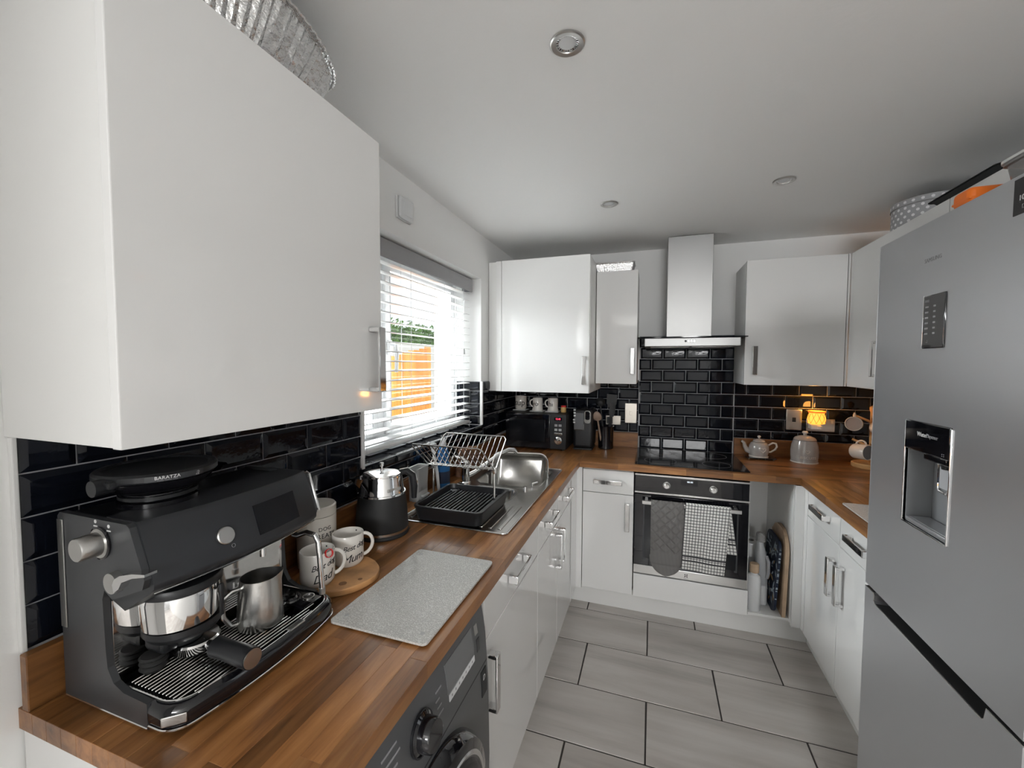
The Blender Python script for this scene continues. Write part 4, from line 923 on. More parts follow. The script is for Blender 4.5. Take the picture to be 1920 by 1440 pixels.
# ------------------------------------------------------------------ teapot on its trivet, biscuit jar, mug tree
def heart(M, s, d):
    p = [(s*.0625*16*math.sin(a)**3, s*.0625*(13*math.cos(a)-5*math.cos(2*a)-2*math.cos(3*a)-math.cos(4*a))) for a in [2*PI*k/28 for k in range(28)]]
    return MB().tube([M @ Vector((x, y, 0)) for x, y in p], d, 6, closed=True)
TY = 2.955
t = Thing('trivet', 'black wire trivet under the grey teapot', 'trivet', (1.665, TY, ZT)); t.part('plate', MB().rbox((-.082, -.062, .010), (.082, .062, .015), .003), 'black_gloss')
for x in (-.066, -.022, .022, .066):
    for y in (-.048, .048): t.part('foot', MB().lathe([(.0, 0), (.004, .001), (.0055, .0055), (.004, .0098), (0, .0098)], (x, y, 0), n=12), 'chrome')
def teapot():
    t = Thing('teapot', 'grey glazed teapot with a heart beside the hob', 'teapot', (1.660, TY, ZT+.0153))
    b = t.part('body', MB().lathe([(.0, 0), (.050, 0), (.053, .003), (.050, .007), (.054, .022), (.057, .045), (.055, .068), (.045, .086), (.034, .092), (.0, .092)], n=44), 'grey_glaze')
    t.part('foot_rim', MB().lathe([(.050, 0), (.0545, .0), (.0545, .005), (.050, .006)], n=44, close=True), 'cream_ceramic', b)
    l = t.part('lid', MB().lathe([(.035, .0925), (.036, .095), (.030, .104), (.015, .111), (.005, .113), (0, .113)], n=32), 'grey_glaze'); t.part('lid_knob', MB().lathe([(.004, .1125), (.005, .117), (.0095, .121), (.0100, .126), (.006, .131), (0, .132)], n=18), 'cream_ceramic', l)
    t.part('spout', MB().tube([(-.040, 0, .025), (-.066, 0, .036), (-.078, 0, .058), (-.084, 0, .082), (-.098, 0, .092)], [.018, .0165, .012, .009, .0075], 14), 'grey_glaze')
    t.part('handle', MB().tube([(.048, 0, .030), (.066, 0, .030), (.090, 0, .048), (.099, 0, .066), (.094, 0, .084), (.076, 0, .088), (.052, 0, .072)], [.006]*7, 12), 'cream_ceramic')
    M = frame((0.012, -.0565, .048), (1, .2, 0), (0, 0, 1)); t.part('heart', heart(M, .016, .0016), 'cream_ceramic', b)
teapot()
def biscuit_jar():
    t = Thing('biscuit_jar', 'grey glazed biscuit jar with raised lettering and lid', 'jar', (1.905, 2.952, ZT))
    prof = [(.0, 0), (.068, 0), (.071, .004), (.069, .012), (.0725, .040), (.073, .070), (.069, .105), (.061, .128), (.060, .134), (.0, .134)]
    b = t.part('body', MB().lathe(prof, n=48), 'grey_glaze'); t.part('foot_rim', MB().lathe([(.067, .0), (.0725, .0), (.0722, .006), (.067, .007)], n=48, close=True), 'cream_ceramic', b)
    l = t.part('lid', MB().lathe([(.058, .1345), (.060, .138), (.052, .150), (.030, .160), (.012, .163), (0, .163)], n=40), 'grey_glaze')
    t.part('lid_knob', MB().lathe([(.009, .162), (.009, .170), (.016, .178), (.016, .184), (.010, .189), (0, .189)], n=22), 'cream_ceramic', l)
    t.part('heart', heart(frame((-.005, -.0735, .072), (1, 0, 0), (0, 0, 1)), .011, .0014), 'cream_ceramic', b)
    wrap_text(t, 'BISCUITS', .021, .0725, .036, -PI/2+.02, 'cream_ceramic', b, sp=1.02, depth=.0025)
biscuit_jar()
def mug_tree():
    t = Thing('mug_tree', 'wooden mug tree in the corner beside the fridge', 'mug tree', (2.225, 2.92, ZT))
    t.part('base', MB().lathe([(0, 0), (.088, 0), (.090, .003), (.090, .022), (.086, .026), (0, .026)], n=40), 'tree_wood'); t.part('post', MB().lathe([(.017, .0262), (.012, .04), (.0115, .32), (.016, .335), (.016, .35), (0, .36)], n=20), 'tree_wood')
    hooks = []
    for z, a in ((.30, 2.75), (.30, 4.3), (.30, 5.9), (.155, 2.75), (.155, 4.3), (.155, 5.9)):
        p0 = Vector((0, 0, z-.04)); p1 = Vector((.088*math.cos(a), .088*math.sin(a), z)); t.part('peg', MB().tube([p0, p1], [.0075, .0065], 10), 'tree_wood'); hooks.append(Matrix.Translation(t.M.translation) @ ((p0+p1*2)/3))
    return t
mug_tree()
def hung_mug(lab, c, ax, ha, inside, r=.041, h=.082):
    """mug on its side: c centre of its base, ax from base to open rim"""
    ax = Vector(ax).normalized(); M = frame(c, ax.orthogonal(), ax.cross(ax.orthogonal()))
    z = Vector((M[0][2], M[1][2], M[2][2]))
    if z.dot(ax) < 0: M = frame(c, ax.orthogonal(), -(ax.cross(ax.orthogonal())))
    t = Thing('mug', lab, 'mug', group='mugs on the mug tree', M=M)
    loc = M.inverted().to_3x3() @ Vector((0, 0, 1)); ha = math.atan2(loc.y, loc.x)
    b = mug_parts(t, r, h, 'cream_ceramic', ha, 0, .024)
    t.part('inner_face', MB().lathe([(r-.0042, h-.006), (r-.0042, .012), (r*.65, .0075), (0, .0075)], n=36), inside, b)
hung_mug('pale mug hanging upper left on the mug tree, mouth to the viewer', (2.155, 2.955, 1.165), (-.42, -.88, .10), 0, 'inner_shaded_tan')
hung_mug('pale mug hanging upper right on the mug tree', (2.212, 2.842, 1.158), (-.05, -.98, .15), 0, 'inner_shaded_tan', .038, .08)
hung_mug('grey and white mug hanging low on the mug tree', (2.132, 2.900, 1.015), (.50, -.86, .05), 0, 'graphite', .043, .085)
# ------------------------------------------------------------------ glass worktop savers
def glass_board(lab, x0, y0, x1, y1):
    t = Thing('glass_board', lab, 'chopping board', ((x0+x1)/2, (y0+y1)/2, ZT))
    t.part('board', MB().prism(rrect(x0, y0, x1, y1, .012, 5), 'z', ZT+.0035, ZT+.0085), 'dimpled_glass', world=True, smooth=25)
    for x, y in ((x0+.025, y0+.03), (x1-.025, y0+.03), (x0+.025, y1-.03), (x1-.025, y1-.03)): t.part('foot', MB().lathe([(.0, 0), (.006, 0), (.006, .003), (.005, .0095), (.0, .0095)], (x, y, ZT), n=14), 'grey_plastic', world=True)
    return t
glass_board('grey dimpled glass board in front of the coffee machine', .331, .727, .580, 1.113)
glass_board('grey dimpled glass board on the worktop beside the fridge', 1.785, 1.70, 2.04, 2.088)
# ------------------------------------------------------------------ sink, tap, things in it
def sink():
    x0, x1, y0, y1 = SK; t = Thing('sink', 'stainless steel sink with ridged drainer', 'sink', ((x0+x1)/2, (y0+y1)/2, ZT))
    bowls = [(.178, 1.865, .512, 2.205, .16), (.205, 1.625, .440, 1.820, .12)]
    # deck: an outer rounded sheet with the bowl openings, built as a fine grid of cells
    xs = sorted({x0, x1, .178, .205, .440, .512}); ys = sorted({y0, y1, 1.625, 1.820, 1.865, 2.205})
    m = MB(); zt_ = ZT+.0035
    for i in range(len(xs)-1):
        for j in range(len(ys)-1):
            cx, cy = (xs[i]+xs[i+1])/2, (ys[j]+ys[j+1])/2
            if any(b[0] < cx < b[2] and b[1] < cy < b[3] for b in bowls): continue
            m.add([(xs[i], ys[j], zt_), (xs[i+1], ys[j], zt_), (xs[i+1], ys[j+1], zt_), (xs[i], ys[j+1], zt_)], [(0, 1, 2, 3)])
    for bx0, by0, bx1, by1, d in bowls:
        for cx, cy, sx, sy in ((bx0, by0, 1, 1), (bx1, by0, -1, 1), (bx1, by1, -1, -1), (bx0, by1, 1, -1)):
            q = [(cx, cy, zt_)]+[(cx+sx*(.055-.055*math.cos(a)), cy+sy*(.055-.055*math.sin(a)), zt_) for a in [PI/2*k/8 for k in range(9)]]; m.add(q, [tuple(range(len(q)))])
    t.part('deck', m, 'sink_steel', world=True, smooth=0)
    t.part('rim', MB().tube([(x, y, ZT+.0028) for x, y in rrect(x0, y0, x1, y1, .018, 5)], .0035, 8, closed=True), 'chrome_soft', world=True)
    for bx0, by0, bx1, by1, d in bowls:
        R = []
        for ins, z, r in ((-.004, .0042, .055), (.004, .002, .055), (.010, -.012, .052), (.020, -d+.02, .05), (.035, -d, .04)):
            R.append([(x, y, ZT+z) for x, y in rrect(bx0+ins, by0+ins, bx1-ins, by1-ins, r, 6)])
        # square corner infill so that the deck meets the rounded bowl edge
        mm = MB().loft(list(reversed(R)), caps=False); mm.add([p for p in R[-1]], [tuple(range(len(R[-1])))])
        b = t.part('bowl', mm, 'sink_steel', world=True, smooth=50)
        t.part('waste', MB().lathe([(.0, .001), (.026, .001), (.034, .004), (.036, .002)], ((bx0+bx1)/2, (by0+by1)/2, ZT-d), n=28), 'chrome', b, world=True)
    for k in range(11):
        x = .150+.036*k
        if x > .52: continue
        t.part('drainer_ridge', MB().rbox((x-.007, y0+.030, zt_-.0015), (x+.007, 1.600 if not .2 < x < .45 else 1.595, zt_+.0028), .0028, 2), 'sink_steel', world=True)
    t.part('plug_lever', MB().tube([(.478, 1.885, zt_), (.478, 1.885, zt_+.012), (.500, 1.905, zt_+.016)], .0055, 10).cyl((.458, 1.838, zt_), (.458, 1.838, zt_+.012), .009, n=14), 'chrome', world=True)
    b = Vector((.148, 1.838, zt_))
    tp = Thing('tap', 'chrome mixer tap with a long raised spout at the sink', 'tap', b)
    tp.part('base', MB().lathe([(.0, 0), (.027, 0), (.027, .006), (.022, .010), (.020, .075), (.022, .078), (.022, .105), (.016, .112), (0, .113)], n=28), 'chrome')
    tp.part('spout', MB().tube([(.0, .008, .030), (.035, .040, .048), (.085, .090, .088), (.135, .145, .128), (.165, .178, .142), (.186, .200, .138), (.196, .212, .122)], [.012, .0115, .011, .011, .011, .011, .0105], 14), 'chrome')
    tp.part('lever', MB().tube([(0, 0, .112), (-.012, -.01, .125), (-.045, -.03, .135)], [.008, .007, .0055], 10), 'chrome')
sink()
def upright_tin():
    # roasting tin standing on its long edge in the main bowl, its base turned to the viewer
    M = Matrix.Translation((.352, 2.075, ZT-.120)) @ Matrix.Rotation(math.radians(9), 4, 'Z') @ Matrix.Rotation(math.radians(-8), 4, 'X')
    t = Thing('roasting_tin', 'dull steel roasting tin standing upright in the sink', 'roasting tin', M=M)
    R = [[(x, y, z) for x, z in rrect(-.150+i, i, .150-i, .232-i, max(.045-i*.4, .02), 6)] for i, y in ((0, .0), (.001, -.004), (.006, -.006), (.010, -.004), (.018, .045), (.030, .052))]
    t.part('rim', MB().tube([(x, -.004, z) for x, z in rrect(-.150, 0, .150, .232, .045, 7)], .0055, 8, closed=True), 'chrome_soft')
    def fn(u, v):
        x = -.146+.292*u; z = .004+.224*v; e = min(u, 1-u)*.292; f = min(v, 1-v)*.224; k = min(1, min(e, f)/.03); k = k*k*(3-2*k)
        y = .0+.042*k-.006*k*math.sin(u*7+.6)*math.sin(v*5)
        cx = max(0, abs(x)-.100); cz = max(0, abs(z-.116)-.070); r = math.hypot(cx, cz)
        if r > .042: x -= math.copysign(cx*(1-.042/r), x); z -= math.copysign(cz*(1-.042/r), z-.116)
        return (x, y, z)
    t.part('pan', MB().grid(fn, 44, 34), 'sink_steel', smooth=180)
upright_tin()
def drying_rack():
    t = Thing('dish_rack', 'chrome wire dish rack over a black drip tray on the drainer', 'dish rack', (.312, 1.47, ZT+.0065))
    z0 = ZT+.0066; x0, x1, y0, y1 = .172, .452, 1.318, 1.628
    R = [[(x, y, z) for x, y in rrect(x0+i, y0+i, x1-i, y1-i, .025, 5)] for i, z in ((.016, z0), (.010, z0+.004), (.002, z0+.046), (.0, z0+.050), (.0, z0+.056), (.010, z0+.056), (.014, z0+.030))]
    m = MB().loft(R, caps=False); m.add(R[0], [tuple(reversed(range(len(R[0]))))]); m.add(R[-1], [tuple(range(len(R[-1])))])
    tr = t.part('drip_tray', m, 'black_plastic', world=True, label='black plastic drip tray')
    for k in range(15):
        x = x0+.030+.0158*k; t.part('tray_rib', MB().rbox((x-.0035, y0+.035, z0+.028), (x+.0035, y1-.035, z0+.041), .002), 'black_plastic', tr, world=True)
    t.part('spout_plug', MB().lathe([(.020, 0), (.020, .012), (.014, .014), (.012, .010), (0, .010)], (x0+.045, y1-.040, z0+.030), n=24), 'black_plastic', tr, world=True)
    lm = MB()
    for x in (.168, .436): t.part('leg', MB().cyl((x, 1.49, z0+.050 if x < .17 else z0+.030), (x, 1.49, 1.100), .0042, n=12).rbox((x-.006, 1.482, 1.082), (x+.006, 1.498, 1.106), .002), 'chrome_soft', world=True)
    for s, (yt, ye) in (('far', (1.625, 1.50)), ('near', (1.352, 1.48))):
        zt_, ze = 1.205, 1.100; m = MB()
        loop = [(.150, ye, ze), (.150, yt+.01*(1 if yt < ye else -1), zt_-.01), (.158, yt, zt_), (.428, yt, zt_), (.440, yt+.01*(1 if yt < ye else -1), zt_-.01), (.440, ye, ze)]
        m.tube(loop, .0032, 8, closed=True); w = t.part('wing', m, 'chrome_soft', world=True)
        for k in range(12):
            x = .170+.0225*k; d = 1 if yt > ye else -1
            t.part('wire', MB().tube([(x, yt, zt_), (x, ye, ze), (x, ye-d*.030, ze-.002)], .0018, 6), 'chrome_soft', w, world=True)
    # cutlery cup hooked on the tray
    R = []
    for i, z in ((.010, .965), (.004, .975), (.0, 1.095), (-.002, 1.100)): R.append([(x, y, z) for x, y in rrect(.110+i, 1.385+i, .158-i, 1.475-i, .012, 4)])
    cu = Thing('cutlery_cup', 'pale grey plastic cutlery cup hooked on the dish rack', 'cutlery cup', (.134, 1.43, .965))
    m = MB().loft(R, caps=False); m.add(R[0], [tuple(reversed(range(len(R[0]))))]); I = [[(x, y, z) for x, y in rrect(.113, 1.388, .155, 1.472, .010, 4)] for z in (1.099, .970)]
    m.loft([R[-1], I[0]], caps=False); m.loft(I, caps=False); m.add(I[1], [tuple(range(len(I[1])))]); cu.part('cup', m, 'grey_plastic', world=True)
    cu.part('hook', MB().rbox((.1585, 1.405, .985), (.1715, 1.455, .992), .002).rbox((.1585, 1.405, .975), (.162, 1.455, .992), .001), 'grey_plastic', world=True)
drying_rack()
def sink_side():
    t = Thing('soap_bottle', 'blue washing-up liquid bottle with white cap behind the dish rack', 'bottle', (.082, 1.735, ZT))
    R = [[(.030*a*math.cos(k*2*PI/24), .036*a*math.sin(k*2*PI/24), z) for k in range(24)] for a, z in ((.92, 0), (1, .006), (1, .10), (.86, .135), (.96, .16), (.60, .195), (.42, .205))]
    t.part('bottle', MB().loft(R), 'blue_cloth'); t.part('cap', MB().lathe([(.014, .2052), (.015, .21), (.012, .232), (.006, .240), (0, .24)], n=18), 'white_plastic')
    t.part('label', MB().loft([[(x*1.015, y*1.015, z) for x, y, _ in R[1]] for z in (.03, .085)], caps=False), 'leaf_navy')
    t = Thing('dish_brush', 'white handled dish brush leaning behind the dish rack', 'brush', (.10, 1.66, ZT))
    t.part('handle', MB().tube([(.0, .0, .005), (-.012, .004, .09), (-.030, .008, .175), (-.036, .010, .205)], [.006, .008, .007, .010], 10), 'white_plastic'); t.part('bristles', MB().lathe([(.0, .0), (.014, .0), (.017, .018), (.008, .026)], (-.030, .008, .203), (-.3, .05, .9), 16), 'grey_plastic')
    t = Thing('scourer_pot', 'brown pot holding scourers behind the tap', 'pot', (.078, 2.02, ZT))
    R = [[(x, y, z) for x, y in rrect(-.038, -.090, .038, .090, .02, 4)] for z in (0, .10)]; t.part('pot', MB().loft(R), 'terracotta_foam')
    t.part('scourer', MB().rbox((-.026, -.075, .1003), (.028, -.005, .145), .008, 3), 'terracotta_foam'); t.part('scourer', MB().rbox((-.024, .005, .1003), (.026, .070, .135), .008, 3), 'slice_bark')
sink_side()
# ------------------------------------------------------------------ kettle
def kettle():
    K = Vector((.126, 1.205, ZT)); t = Thing('kettle', 'matt black kettle with chrome lid beside the sink', 'kettle', K)
    t.part('power_base', MB().lathe([(0, 0), (.090, 0), (.092, .004), (.090, .012), (.0, .013)], n=48), 'black_matte'); t.part('base_ring', MB().lathe([(.082, .0135), (.0885, .0135), (.0890, .022), (.082, .022)], n=48, close=True), 'chrome_soft')
    b = t.part('body', MB().lathe([(.0, .0225), (.0875, .0225), (.0885, .030), (.085, .09), (.0785, .140), (.0, .140)], n=48), 'black_matte')
    t.part('collar_ring', MB().lathe([(.0770, .1402), (.0805, .1402), (.0800, .1455), (.0765, .1455)], n=48, close=True), 'chrome')
    t.part('neck', MB().lathe([(.0765, .1458), (.0750, .150), (.0685, .196), (.0665, .2035), (.0, .2035)], n=48), 'chrome')
    l = t.part('lid', MB().lathe([(.064, .2038), (.064, .209), (.050, .2145), (.020, .218), (0, .2185)], n=44), 'chrome'); t.part('lid_knob', MB().lathe([(.004, .218), (.004, .232), (.0075, .235), (.008, .243), (.006, .246), (0, .246)], n=16), 'chrome', l)
    a = 1.05*PI; d = Vector((math.cos(a+.55), math.sin(a+.55), 0)); s = Vector((-d.y, d.x, 0))
    t.part('spout', MB().add([d*.062+s*.030+Vector((0, 0, .198)), d*.062-s*.030+Vector((0, 0, .198)), d*.108+Vector((0, 0, .200)), d*.070+Vector((0, 0, .158))], [(0, 2, 1), (0, 3, 2), (1, 2, 3), (0, 1, 3)]), 'chrome')
    h = Vector((math.cos(.80), math.sin(.80), 0)); t.part('handle', MB().tube([h*.060+Vector((0, 0, .204)), h*.085+Vector((0, 0, .206)), h*.106+Vector((0, 0, .190)), h*.113+Vector((0, 0, .150)), h*.112+Vector((0, 0, .105))], [.010, .0115, .0125, .0125, .009], 14), 'black_plastic')
    t.part('handle_trim', MB().tube([h*.062+Vector((0, 0, .2145)), h*.090+Vector((0, 0, .217)), h*.118+Vector((0, 0, .192)), h*.1255+Vector((0, 0, .150))], .0022, 8), 'chrome')
    f = -.35; m = text_mb('O', .001); R = []
    bd = MB().rbox((-.026, -.0055, 0), (.026, .0055, .003), .0028, 2); bd.map(lambda v: (math.cos(f+v.x/.074)*(.0745+v.z), math.sin(f+v.x/.074)*(.0745+v.z), .163+v.y)); t.part('badge', bd, 'steel')
kettle()
# ------------------------------------------------------------------ wood slice with two mugs, treat jar
def slice_and_mugs():
    c = (.212, .897, ZT); t = Thing('wood_slice', 'round slice of wood under the two lettered mugs', 'serving board', c); n = 56
    def rr(k): a = 2*PI*k/n; return .101*(1+.035*math.sin(2*a+.4)+.018*math.sin(5*a))
    R = [[(rr(k)*s*math.cos(2*PI*k/n), rr(k)*s*math.sin(2*PI*k/n), z) for k in range(n)] for s, z in ((.975, .0005), (1, .004), (1, .016), (.985, .0185))]
    t.part('bark', MB().loft(R[:3]), 'slice_wood'); t.part('face', MB().loft([R[2], R[3]]), 'slice_wood')
    t.part('knot', MB().lathe([(.0, 0), (.010, 0), (.009, .0004), (0, .0005)], (.05, -.045, .0186), n=18), 'slice_bark'); t.part('knot', MB().lathe([(.0, 0), (.006, 0), (.005, .0004), (0, .0005)], (.078, -.012, .0186), n=14), 'slice_bark')
    for lab, x, y, line2, ha, hz in (("cream mug lettered 'Best dog Dad' nearer the coffee machine", .196, .836, 'Dad', .62, 0), ("cream mug lettered 'Best dog Mum' nearer the kettle", .196, .951, 'Mum', .62, 0)):
        m = Thing('mug', lab, 'mug', (x, y, ZT+.0188), group='lettered mugs on the wood slice'); b = mug_parts(m, .0425, .088, 'white_ceramic', ha, 0, .027, .050)
        va = math.atan2(-y, CX-x)
        wrap_text(m, 'Best dog', .0205, .0425, .058, va+.42, 'print_black', b, .32, .92, tilt=.16); wrap_text(m, line2, .030, .0425, .027, va+.30, 'print_black', b, .32, .95, tilt=.12)
        m.part('paw_print', MB().lathe([(0, 0), (.0022, 0), (.0022, .0006), (0, .0006)], (.0385*math.cos(va+2.5), .0385*math.sin(va+2.5), .079), (-math.cos(va+2.5), -math.sin(va+2.5), 0), 10), 'print_black', b)
    j = Thing('treat_canister', "cream ceramic canister lettered 'Dog Treats' behind the mugs", 'canister', (.0885, .945, ZT))
    b = j.part('body', MB().lathe([(0, 0), (.050, 0), (.0525, .004), (.0545, .145), (.0535, .150), (.0, .150)], n=44), 'cream_ceramic')
    j.part('lid', MB().lathe([(.0515, .1503), (.0545, .152), (.0545, .176), (.051, .180), (0, .181)], n=44), 'cream_ceramic')
    va = math.atan2(-.945, CX-.0885); wrap_text(j, 'DOG', .0155, .0545, .118, va+.42, 'print_black', b, 0, 1.05); wrap_text(j, 'TREATS', .0185, .0540, .098, va+.40, 'print_black', b, 0, 1.05)
slice_and_mugs()
# ------------------------------------------------------------------ coffee machine
def coffee():
    t = Thing('coffee_machine', 'black and chrome espresso machine with bean hopper on the worktop', 'coffee machine', (.19, .59, ZT))
    ya, yb, z0 = .413, .768, ZT+.003; yc = (ya+yb)/2; hw = (yb-ya)/2
    def bulge(y): return .022*(1-((y-yc)/hw)**2)
    # side cheeks, a C in profile
    C = [(.045, z0), (.262, z0), (.262, z0+.043), (.205, z0+.046), (.180, z0+.056), (.166, z0+.078), (.163, z0+.11), (.160, 1.118), (.166, 1.134), (.186, 1.122), (.262, 1.152), (.268, 1.168), (.236, 1.247), (.228, 1.252), (.052, 1.252), (.045, 1.245)]
    for a, b in ((ya, ya+.010), (yb-.010, yb)):
        t.part('side_panel', MB().prism(C, 'y', a, b), 'black_steel', world=True, smooth=25)
    t.part('side_trim', MB().rbox((.046, ya-.0022, 1.05), (.062, ya-.0002, 1.240), .0008), 'steel', world=True)
    t.part('side_screw', MB().lathe([(.006, 0), (.006, .003), (.004, .004), (0, .004)], (.045, ya+.012, 1.232), (-1, -.6, 0), 14).cyl((.047, ya+.012, 1.232), (.040, ya+.008, 1.232), .004), 'chrome', world=True)
    t.part('back_column', MB().rbox((.046, ya+.0102, z0), (.160, yb-.0102, 1.246), .002), 'black_plastic', world=True)
    t.part('splash_plate', MB().rbox((.1602, ya+.0105, z0+.045), (.1632, yb-.0105, 1.110), .0005), 'chrome', world=True)
    # head: bowed in plan
    prof = [(.1605, 1.115), (.196, 1.100), (.262, 1.142), (.2695, 1.150), (.270, 1.158), (.240, 1.246), (.232, 1.2535), (.1605, 1.2535)]
    n = 14; R = []
    for k in range(n+1):
        y = ya+.0102+(yb-ya-.0204)*k/n; b = bulge(y); R.append([(x+(b*(1 if x > .2 else .6) if x > .18 else 0), y, z) for x, z in prof])
    hd = t.part('head', MB().loft(R), 'machine_black', world=True, smooth=40)
    t.part('head_edge', MB().tube([(x+.001, yb-.0005, z) for x, z in ((.234, 1.2505), (.242, 1.247), (.2705, 1.162))], .0032, 8), 'chrome', hd, world=True)
    t.part('head_lip', MB().tube([(.262+.003+bulge(y), y, 1.1415) for y in [ya+.012+(yb-ya-.024)*k/12 for k in range(13)]], .0014, 6), 'chrome_soft', hd, world=True)
    def face(y, s, off=0):      # point on the sloping front, s=0 top .. 1 bottom
        x = .240+(.030)*s+bulge(y); z = 1.246-.088*s; return Vector((x+off*.946, y, z+off*.323))
    def patch(y0_, y1_, s0, s1, off, nu=8):
        f = [[face(y0_+(y1_-y0_)*k/nu, s, off) for k in range(nu+1)] for s in (s0, s1)]; g = [[face(y0_+(y1_-y0_)*k/nu, s, -.001) for k in range(nu+1)] for s in (s0, s1)]
        return MB().loft([f[0]+list(reversed(f[1])), g[0]+list(reversed(g[1]))])
    sc = t.part('touch_screen', patch(.598, .702, .22, .86, .0012), 'screen_dark', world=True, smooth=20)
    p = face(.535, .60); t.part('dial_button', MB().lathe([(.016, -.001), (.016, .004), (.0145, .0055), (0, .0055)], p, (.946, 0, .323), 30), 'steel', world=True)
    p = face(.545, .84); t.part('power_mark', MB().lathe([(.003, .0), (.0036, 0), (.0036, .0006), (.003, .0006)], p, (.946, 0, .323), 14, close=True), 'print_grey', world=True)
    # side knob with its markings
    kc = Vector((.163, ya, 1.214)); t.part('steam_knob', MB().lathe([(.024, 0), (.024, .004), (.0195, .005), (.0190, .030), (.0175, .0325), (0, .0325)], kc, (0, -1, 0), 36), 'steel', world=True); t.part('knob_collar', MB().lathe([(.0245, 0), (.027, 0), (.027, .003), (.0245, .004)], kc, (0, -1, 0), 36, close=True), 'black_gloss', world=True)
    for dx, dz in ((-.012, .034), (.022, .030)): t.part('knob_mark', MB().lathe([(.003, 0), (.003, .0006), (0, .0006)], kc+Vector((dx, 0, dz)), (0, -1, 0), 10).add(MB().box((kc.x+dx-.005, ya-.0006, kc.z+dz-.0085), (kc.x+dx+.005, ya, kc.z+dz-.0065)).v, MB().box((0, 0, 0), (1, 1, 1)).f), 'print_white', world=True)
    # tamping lever
    lv = t.part('tamp_lever', MB().cyl((.205, ya-.012, 1.158), (.205, ya+.030, 1.158), .0165, n=28), 'steel', world=True)
    m = MB(); arm = [(.212, 1.158), (.218, 1.168), (.232, 1.176), (.262, 1.184), (.292, 1.188), (.292, 1.184), (.262, 1.177), (.236, 1.166), (.228, 1.154), (.216, 1.146)]
    t.part('lever_arm', MB().prism(arm, 'y', ya-.013, ya+.004), 'chrome', lv, world=True)
    # brew group, tamping drum and cradle
    g = Vector((.198, .508, 0))
    t.part('drum_cover', MB().lathe([(.0, 1.118), (.062, 1.118), (.065, 1.112), (.064, 1.104), (.057, 1.100)], g, n=48), 'black_plastic', world=True)
    t.part('brew_drum', MB().lathe([(.0, 1.101), (.0565, 1.101), (.059, 1.092), (.0575, 1.044), (.053, 1.038), (.0, 1.038)], g, n=48), 'chrome', world=True)
    m = MB().lathe([(.0, 1.0375), (.057, 1.0375), (.060, 1.041), (.0605, 1.030), (.054, 1.020), (.036, 1.010), (.028, .999), (.0, .999)], g+Vector((0, .004, 0)), n=48)
    t.part('cradle', m.rbox((.168, .462, 1.000), (.222, .492, 1.030), .008), 'black_plastic', world=True)
    t.part('bellows', MB().lathe([(.016, .970)]+[(.017+(.004 if k % 2 else 0), .972+.0045*k) for k in range(6)]+[(.018, .9975)], (.190, .466, 0), n=24), 'dark_rubber', world=True)
    t.part('gauge_lever', MB().rbox((.258, .534, 1.040), (.264, .541, 1.100), .002), 'black_plastic', world=True)
    pf = t.part('portafilter', MB().lathe([(.0, .9975), (.036, .9975), (.0385, .994), (.0385, .982), (.024, .976), (.010, .971), (0, .971)], (.210, .524, .0), n=36).tube([(.240, .523, .988), (.266, .522, .990)], .009, 12), 'chrome', world=True)
    hs = Vector((.262, .522, .990)); ha = Vector((1, -.05, .03))
    t.part('portafilter_handle', MB().lathe([(.011, 0), (.0180, .006), (.0165, .03), (.0185, .082), (.0180, .098), (.0, .098)], hs, ha, 28), 'black_plastic', pf, world=True)
    t.part('handle_cap', MB().lathe([(.0165, 0), (.0165, .002), (.0, .0022)], hs+ha.normalized()*.0981, ha, 28), 'steel', pf, world=True)
    t.part('hot_water_spout', MB().cyl((.225, .655, 1.114), (.225, .655, 1.094), .006), 'chrome', world=True)
    # drip tray
    def tray_ring(i, z, bow=1.0, back=.2635):
        pts = []
        for x, y in rrect(.150, ya+i, .318-i, yb-i, .030, 6):
            if x < back: continue
            pts.append((x+max(0, bulge(y)*bow), y, z))
        # dense front edge so that it bows
        f = [q for q in pts]; out = []
        lo = [q for q in f if q[1] < yc]; hi = [q for q in f if q[1] >= yc]
        lo.sort(key=lambda q: q[1]); hi.sort(key=lambda q: q[1])
        out = [(back, ya+i, z)]+lo+[(.318-i+bulge(y)*bow, y, z) for y in [ya+.035+(yb-ya-.07)*k/12 for k in range(1, 12)]]+hi+[(back, yb-i, z)]
        return out
    Rr = [tray_ring(.010, z0), tray_ring(.002, z0+.006), tray_ring(0, z0+.016), tray_ring(0, z0+.032), tray_ring(.004, z0+.041), tray_ring(.010, z0+.044), tray_ring(.014, z0+.043), tray_ring(.014, z0+.034)]
    tr = t.part('drip_tray', MB().loft(Rr), 'black_gloss', world=True, smooth=40)
    t.part('tray_floor', MB().rbox((.1640, ya+.0105, z0+.004), (.2630, yb-.0105, z0+.034), .001), 'black_plastic', tr, world=True)
    t.part('tray_trim', MB().tube([(x+.0012, y-(.0012 if y < yc else -.0012), z0+.008) for x, y, _ in tray_ring(.001, 0)], .0018, 6), 'chrome', tr, world=True)
    t.part('tray_inner_trim', MB().tube([(.170, ya+.013, z0+.0445)]+[(x, y, z0+.0445) for x, y, _ in tray_ring(.0125, 0)]+[(.170, yb-.013, z0+.0445)], .0016, 6), 'chrome', tr, world=True)
    for k in range(16):
        x = .187+.0086*k; yy = .030+(.022 if k > 13 else 0); t.part('grille_bar', MB().rbox((x-.0016, ya+yy-.010, z0+.036), (x+.0016, yb-yy-(.075 if 6 < k < 13 else .02), z0+.0455), .0012, 1), 'chrome_soft', tr, world=True)
    t.part('tray_plate', MB().rbox((.182, yb-.072, z0+.0345), (.295, yb-.020, z0+.0455), .003), 'black_gloss', tr, world=True)
